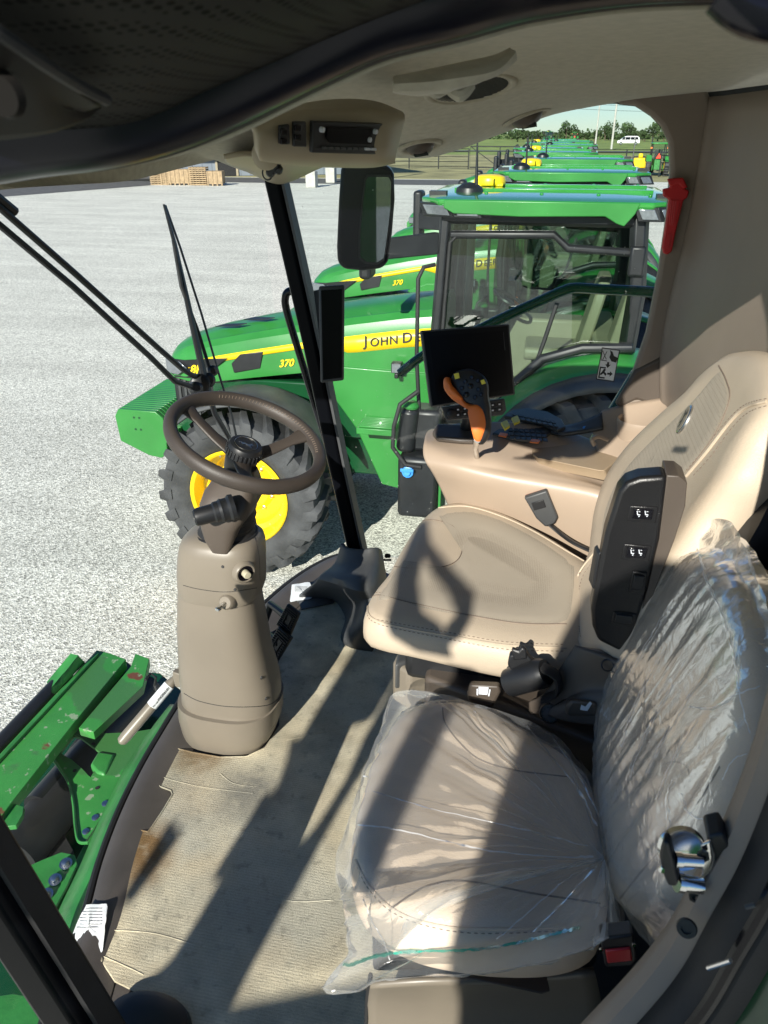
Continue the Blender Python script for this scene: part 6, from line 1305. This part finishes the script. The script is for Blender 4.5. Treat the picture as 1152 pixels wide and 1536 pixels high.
# monitor
mo = thing('console_monitor', 'large black touchscreen monitor mounted above the armrest console', 'monitor', tuple(Y(705,640,2.12)))
mc = [Y(631,496,2.05), Y(764,486,2.12), Y(773,592,2.08), Y(646,611,2.01)]; mn = (mc[1]-mc[0]).cross(mc[3]-mc[0]).normalized(); mn = mn if mn.dot(C0-mc[0]) > 0 else -mn
mb = MB(); mb.prism(mc, -mn*.028); mbo = obj('housing', mb, M['grey'], mo, bev=.004, seg=3)
ins_ = lambda s, d: [sum(mc, Vector())/4 + (p - sum(mc, Vector())/4)*s + mn*d for p in mc]
mb = MB(); mb.prism(ins_(.955,.0006), mn*.001); sc2 = obj('bezel_glass', mb, M['bezel'], mbo)
mb = MB(); mb.prism(ins_(.84,.0018), mn*.0004); obj('display', mb, M['screen'], sc2)
mb = MB(); mb.prism([PL(x, y, mc[0], mn) + mn*.0018 for x, y in ((753,498),(755,498),(763,580),(761,580))], mn*.0005); obj('side_line', mb, M['grey'], sc2)
kc = [PL(x, y, mc[0]-mn*.012, mn) for x, y in ((663,611),(757,598),(760,615),(754,623),(672,631),(667,627))]
mb = MB(); mb.prism(kc, -mn*.02); kpo = obj('button_bar', mb, M['grey'], mo, bev=.003)
for i in range(8):
    for j in range(2):
        if i == 0 and j == 0: continue
        x0 = 672 + i*10.4; y0 = 613 + j*8 - i*1.35; mb = MB(); mb.prism([PL(a, b, mc[0]-mn*.0105, mn) for a, b in ((x0,y0),(x0+8.6,y0-1.1),(x0+9.2,y0+5.2),(x0+.6,y0+6.4))], mn*.003); b_ = obj('button', mb, M['black'], kpo, bev=.001)
        mb = MB(); mb.prism([PL(a, b, mc[0]-mn*.007, mn) for a, b in ((x0+3,y0+2),(x0+6,y0+1.6),(x0+6.3,y0+3.6),(x0+3.3,y0+4))], mn*.0004); obj('icon', mb, M['icon'], b_)
mb = MB(); mb.lathe([(.014,0),(.013,.008),(.010,.010),(.0,.010)], PL(677,620,mc[0]-mn*.010,mn), mn, 20); obj('dial', mb, M['black'], kpo)
mb = MB(); mb.tube([Y(706,612,2.16), Y(700,645,2.19), Y(698,662,2.2)], .022, 12); obj('monitor_arm', mb, M['black'], mo)
# corner post display
cd = thing('corner_post_display', 'narrow upright black display fixed to the right front pillar', 'display', tuple(Y(496,575,2.15)))
q = [Y(478,430,2.14), Y(517,428,2.16), Y(516,571,2.14), Y(481,575,2.12)]; n_ = (q[1]-q[0]).cross(q[3]-q[0]).normalized(); n_ = n_ if n_.dot(C0-q[0]) > 0 else -n_
mb = MB(); mb.prism(q, -n_*.022); cdo = obj('housing', mb, M['grey'], cd, bev=.006, seg=3)
cq = sum(q, Vector())/4; mb = MB(); mb.prism([cq + Vector(((p-cq).x*.80, (p-cq).y*.8, (p-cq).z*.93)) + n_*.0008 for p in q], n_*.0008); obj('display', mb, M['screen'], cdo)
mb = MB(); mb.prism([Y(470,436,2.24), Y(480,434,2.17), Y(483,568,2.15), Y(486,560,2.22)], (.006,.012,0)); obj('mount_arm', mb, M['black'], cd, bev=.003)
# emergency hammer on the pillar trim
eh = thing('emergency_hammer', 'red plastic emergency hammer clipped to the rear pillar trim', 'hammer', tuple(Y(1008,325,YW-.06)))
q = [(993,283),(1004,281),(1004,272),(1012,268),(1024,271),(1026,282),(1033,286),(1030,296),(1024,300),(1012,350),(1007,376),(1001,381),(994,379),(992,370),(998,330),(1002,298),(994,294)]
mb = MB(); mb.prism([Y(x, y, YW-.052) for x, y in q], (0,-.016,0)); ho_ = obj('hammer_body', mb, M['red'], eh, bev=.004, seg=3)
mb = MB(); mb.prism([Y(x, y, YW-.069) for x, y in ((1006,300),(1021,300),(1012,338),(1003,338))], (0,-.002,0)); obj('recess_rib', mb, M['red'], ho_, bev=.001)
for dx in (3.2, 6.6, 10): mb = MB(); mb.tube([Y(1004+dx,301,YW-.071), Y(1001.5+dx*.75,337,YW-.071)], .0011, 5); obj('rib', mb, M['red'], ho_)
mb = MB(); mb.prism([Y(x, y, YW-.069) for x, y in ((1001,350),(1007,350),(1004,372),(998,372))], (0,-.0015,0)); obj('grip_inset', mb, M['red'], ho_, bev=.001)
mb = MB(); mb.prism([Y(x, y, YW-.066) for x, y in ((1000,268),(1024,266),(1031,281),(1024,283),(1018,276),(1004,279))], (0,-.01,0)); obj('blade_guard', mb, M['red'], eh, bev=.003)

# ================================================================== OUTSIDE OF THE CAB
MY = 2.85
mi = thing('exterior_mirror', 'tall black exterior mirror hanging outside the right front pillar', 'mirror', tuple(Y(548,230,MY)))
mh = [(515,246),(532,238),(560,243),(585,250),(591,262),(592,300),(588,350),(582,392),(574,403),(545,407),(515,404),(506,394),(505,370),(508,300),(511,255)]
mb = MB(); mb.prism([Y(x, y, MY) for x, y in mh], (-.02,.10,0)); mih = obj('housing', mb, M['mirror_black'], mi, bev=.025, seg=4)
mf = [(551,262),(585,262),(589,270),(588,310),(583,350),(577,390),(566,397),(548,396),(538,388),(538,350),(543,300),(547,268)]
m0 = Y(545,330,MY-.006); mnn = (Vector((0,-1,0)) + Vector((.62,0,-.12))).normalized()
mb = MB(); mb.prism([PL(x, y, Y(565,330,MY-.012), Vector((.25,-1,0)).normalized()) for x, y in mf], (0,-.003,0)); mr_ = obj('mirror_rim', mb, M['blackrub'], mih)
cm_ = (565, 330)
mb = MB(); Pm = [PL(cm_[0]+(x-cm_[0])*.9, cm_[1]+(y-cm_[1])*.95, Y(565,330,MY-.018), Vector((.25,-1,0)).normalized()) for x, y in mf]; mb.add(Pm, [list(range(len(Pm)))]); obj('mirror_glass', mb, M['mirror'], mr_)
mb = MB(); mb.tube([Y(548,236,MY-.02) + Vector((math.cos(a)*.05,0,math.sin(a)*.028)) for a in [6.283*k/28 for k in range(28)]], .006, 8, True); mb.tube([Y(560,238,MY+.05), Y(556,200,MY+.02), Y(545,170,MY-.2)], .018, 8); obj('mirror_bracket', mb, M['blackgl'], mi)
# rails
gr = thing('front_grab_rail', 'black tubular rail outside the windshield left of the right pillar', 'rail', tuple(Y(500,640,2.5)))
mb = MB(); mb.tube(cr([Y(x, y, 2.45) for x, y in ((452,438),(434,437),(428,447),(431,470),(452,540),(478,625),(512,735),(520,760))], 6), .013, 10); obj('rail_tube', mb, M['blackgl'], gr)
gl_ = thing('green_handrail', 'dark green tubular handrail running outside the side window', 'handrail', tuple(Y(850,500,2.6)))
mb = MB(); mb.tube(cr([Y(x, y, 2.62) for x, y in ((1010,441),(964,437),(900,434),(862,432),(843,437),(820,447),(760,474),(700,503),(640,530),(600,560))], 5), .0165, 12); obj('top_rail', mb, M['dkgreen'], gl_)
mb = MB(); mb.tube([Y(955,560,2.5), Y(900,650,2.48), Y(860,720,2.45)], .020, 10); obj('lower_rail', mb, M['dkgreen'], gl_)
mb = MB(); mb.tube([Y(606,640,2.6), Y(604,720,2.6), Y(612,790,2.6)], .03, 10); 
# wipers on the windshield
WX = -1.22
def wz(x, y): return X(x, y, WX + .25*max(0, min(1, (y-300)/400)))
wi = thing('windshield_wiper', 'long black wiper arm with twin blades standing across the windshield', 'wiper', tuple(wz(350,665)))
def wb_(pts, r_, name, flat=.6, par=None): mb = MB(); mb.tube([wz(x, y) for x, y in pts], r_, 8, flat=flat); return obj(name, mb, M['black'], par or wi)
wb_([(246,307),(262,365),(285,470),(305,560),(322,620),(350,668)], [.006,.010,.014,.017,.013,.010], 'blade')
wb_([(260,360),(272,430),(298,500),(318,565)], .006, 'arm')
wb_([(248,308),(270,370),(302,470),(328,560),(348,625),(362,690),(376,760),(385,790)], .0055, 'rubber')
w2 = thing('windshield_wiper', 'pair of thin black wiper arms reaching in from the left edge of the windshield', 'wiper', tuple(wz(300,578)))
def w2_(pts, r_, name): mb = MB(); mb.tube([wz(x, y) for x, y in pts], r_, 8); return obj(name, mb, M['black'], w2)
w2_([(-60,262),(0,312),(110,408),(235,520),(275,555),(305,572)], .0085, 'upper_arm'); w2_([(-60,290),(0,338),(110,430),(225,535),(262,572),(292,582)], .0085, 'lower_arm')
w2_([(-60,250),(-20,284),(22,318)], .012, 'blade')
mb = MB()
for x, y, r_ in ((300,575,.030),(311,570,.024),(293,583,.022),(318,556,.018)): mb.lathe([(r_*.8,-.02),(r_,-.01),(r_,.012),(r_*.6,.02)], wz(x, y), (.6,-.7,.2), 18)
obj('pivot', mb, M['black'], w2)

# ---- corn-header style steelwork in front of the cab floor
he = thing('harvester_header', 'scuffed green steel header frame with black rollers in front of and below the cab', 'harvester header', tuple(Z(80,1250,-.9)))
def zp(name, q, h, m, t_=.012, parent=he, bev=.002, label=None): mb = MB(); mb.prism([Z(x, y, h) for x, y in q], (0,0,-t_)); return obj(name, mb, m, parent, bev=bev, label=label)
zp('under_plate', [(-60,1230),(150,1000),(240,1010),(290,1050),(140,1420),(60,1540),(-60,1560)], -1.05, M['dkgreen'], .02)
mb = MB(); mb.tube([Z(-40,1160,-.62), Z(85,1028,-.62), Z(100,1012,-.62)], .035, 16); obj('front_pipe', mb, M['black'], he)
zp('top_beam', [(-60,1195),(145,975),(166,980),(189,989),(110,1085),(23,1196),(-10,1240),(-60,1260)], -.60, M['scratched'], .05)
zp('beam_lip', [(-60,1197),(145,977),(148,980),(-58,1201)], -.585, M['green_steel'], .03)
mb = MB(); mb.loft([[Z(x, y, h) for x, y, h in ((70,1023,-.60),(74,1038,-.60),(82,1041,-.60))], [Z(x, y, h) for x, y, h in ((106,980,-.52),(117,983,-.52),(128,994,-.60))]], True); obj('end_flap', mb, M['green_steel'], he, thick=.006)
zp('shade_web', [(110,1088),(190,992),(206,1006),(213,1030),(150,1098)], -.66, M['black'], .02)  # black plate colours in the shade between the two beams
zp('second_beam', [(203,980),(224,988),(214,1030),(140,1098),(118,1092),(196,1000)], -.62, M['scratched'], .04)
mb = MB(); mb.tube([Z(60,1215,-.92), Z(150,1110,-.92), Z(222,1030,-.92)], .075, 24); obj('black_roller', mb, M['black'], he)
mb = MB(); mb.tube([Z(20,1290,-.95), Z(100,1190,-.95), Z(140,1130,-.95)], .10, 24); obj('black_roller', mb, M['blackrub'], he)
zp('deck_plate', [(30,1215),(90,1240),(110,1275),(70,1330),(50,1300)], -.98, M['blackrub'], .02)
# bracket plate with window (built as a ring of quads)
out_ = [(74,1127),(80,1112),(92,1098),(113,1088),(135,1094),(160,1100),(200,1098),(236,1092),(215,1120),(196,1150),(176,1185),(158,1215),(140,1245),(128,1262),(116,1260),(113,1240),(110,1205),(103,1175),(88,1150),(76,1138)]
inn_ = [(92,1128),(96,1122),(102,1114),(111,1103),(122,1107),(134,1116),(146,1125),(155,1132),(152,1140),(146,1148),(142,1156),(138,1162),(136,1166),(135,1165),(132,1163),(128,1158),(120,1150),(108,1140),(98,1134),(92,1130)]
mb = MB(); A_ = [Z(x, y, -.74) for x, y in out_]; B_ = [Z(x, y, -.74) for x, y in inn_]; d_ = Vector((0,0,-.012)); mb.loft([[p + d_ for p in A_], A_, B_, [p + d_ for p in B_], [p + d_ for p in A_]], True, False); bp_ = obj('bracket_plate', mb, M['scratched'], he)
mb = MB(); mb.tube([Z(x, y, -.735) for x, y in [(74,1130),(80,1112),(92,1098),(113,1088)]], .006, 6); mb.tube(cr([Z(x, y, -.735) for x, y in [(74,1130),(88,1150),(103,1175),(110,1205),(113,1240),(118,1262),(132,1264)]], 5), .006, 6); obj('plate_edge', mb, M['green_steel'], bp_)
mb = MB(); mb.prism([Z(x, y, -.78) for x, y in ((138,1160),(150,1140),(176,1144),(160,1176),(148,1172))], (0,0,.05)); obj('channel_clip', mb, M['green_steel'], bp_, bev=.01)
for x, y in ((140,1116),(112,1156),(146,1182)): mb = MB(); mb.lathe([(.008,0),(.008,.002)], Z(x, y, -.739), (0,0,1), 12); obj('hole', mb, M['ink'], bp_)
zp('side_wing', [(196,1150),(236,1092),(262,1072),(240,1120),(210,1170),(180,1225),(150,1275),(120,1330),(98,1380),(88,1400),(60,1380),(92,1330),(128,1264),(160,1215)], -.80, M['green_steel'], .012)
zp('lower_plate', [(40,1300),(62,1290),(92,1278),(112,1282),(116,1296),(100,1330),(78,1370),(60,1400),(30,1360)], -.76, M['green_steel'], .012)
zp('corner_bracket', [(-6,1225),(22,1205),(36,1210),(34,1222),(24,1238),(6,1240)], -.62, M['green_steel'], .02)
# bright curved skirt along the sill
rows = []
for f, (a, b, c2) in enumerate((((262,1058),(272,1064),(281,1066)),((230,1100),(240,1110),(252,1112)),((192,1158),(206,1166),(216,1170)),((160,1225),(172,1232),(180,1236)),((128,1300),(142,1304),(150,1308)),((104,1350),(116,1360),(126,1364)),((86,1392),(102,1402),(110,1406)),((70,1440),(90,1450),(100,1455)))):
    rows.append([Z(a[0]-6, a[1], -.72), Z(*a, -.64), Z(*b, -.60), Z(*c2, -.64)])
obj('side_skirt', patch(rows, 4), M['green_steel'], he, thick=.006)
for i, (x, y) in enumerate(((159,1209),(144,1230),(130,1251),(99,1296),(83,1320),(70,1342))):
    mb = MB(); p = Z(x, y, -.755); mb.lathe([(.022,0),(.022,.004),(.013,.004),(.013,.018),(.008,.020),(.0,.020)], p, (.1,-.2,1), 6 if 0 else 18); bo3 = obj('flange_bolt', mb, M['metal'], he)
    mb = MB(); mb.lathe([(.014,.004),(.014,.016)], p, (.1,-.2,1), 6); obj('bolt_head', mb, M['metal'], bo3)
mb = MB(); mb.tube([Z(218,1020,-.5), Z(226,1010,-.5), Z(234,1016,-.5), Z(232,1028,-.55), Z(240,1050,-.6)], .006, 8); obj('hose', mb, M['blackrub'], he)
# green shape seen past the door pillar, bottom left
zp('divider_snout', [(-40,1500),(20,1490),(70,1500),(60,1560),(-40,1580)], -.5, M['green_steel'], .05)
# ================================================================== UNSEEN SHADOW CASTER ADDED BEHIND THE CAMERA (only its shadow reaches the picture)
nb = thing('shadow_caster', 'unseen plates added behind the open cab door to cast shade', 'shadow caster', (0, -1.8, 0))
YB = -1.7
def back(p): return p - LD * ((p.y - YB) / LD.y)          # follow the sunlight back to the caster plane
def shp(name, pts, m, t_=.04): mb = MB(); mb.prism([back(p) for p in pts], (0,-t_,0)); return obj(name, mb, m, nb)  # added plate cut to a shadow outline, no actual machine part
def fl(*q): return [Z(x, y, .01) for x, y in q]
def st_(*q): return [Z(x, y, .55) for x, y in q]
def xh(*q): return [Vector((x, -.25, FL+h)) for x, h in q]
shp('body_shade_plate', xh((-.242,-3.6),(-.242,.95),(-.24,1.30),(-.20,1.50),(-.06,1.62),(.25,1.64),(.35,1.70),(.9,1.70),(.9,-3.6)), M['green'], .5)
shp('floor_shade_plate', fl((438,1105),(434,1130),(411,1191),(404,1185),(395,1191),(370,1232),(326,1301),(340,1303),(293,1383),(256,1440),(203,1485),(120,1600),(330,1640),(346,1509),(379,1440),(432,1342),(450,1300),(454,1262),(454,1232),(468,1203),(497,1154),(525,1076),(490,1060),(450,1109)), M['green'])
shp('upper_shade_plate', fl((450,1109),(456,1097),(532,970),(545,930),(620,930),(640,985),(600,1000),(565,1060),(550,1072),(525,1078),(490,1068)), M['green'])
shp('band_shade_plate', fl((558,1085),(546,1105),(517,1170),(476,1236),(454,1262),(436,1342),(460,1297),(505,1215),(535,1165),(570,1110),(610,1040),(605,1000)), M['black'])
shp('base_shade_plate', fl((346,1509),(476,1482),(620,1465),(660,1640),(330,1640)), M['black'])
shp('seat_shade_post', xh((-.452,1.00),(-.455,1.30),(-.39,1.30),(-.388,1.00)), M['black'])
shp('mat_shade_plate', fl((182,1347),(196,1353),(272,1250),(258,1226)), M['black'], .01)
for q in (((626,782),(643,780),(650,813),(640,822),(632,870),(638,915),(600,975),(575,945),(578,930),(597,885),(600,843)),
          ((650,813),(682,852),(715,887),(713,913),(693,943),(668,958),(670,935),(684,925),(690,905),(680,880),(655,850),(640,822)),
          ((600,975),(638,915),(665,935),(668,958),(660,985))): shp('mirror_arm', st_(*q), M['black'])  # added plates shaped to shade the driver cushion, no mirror arms here
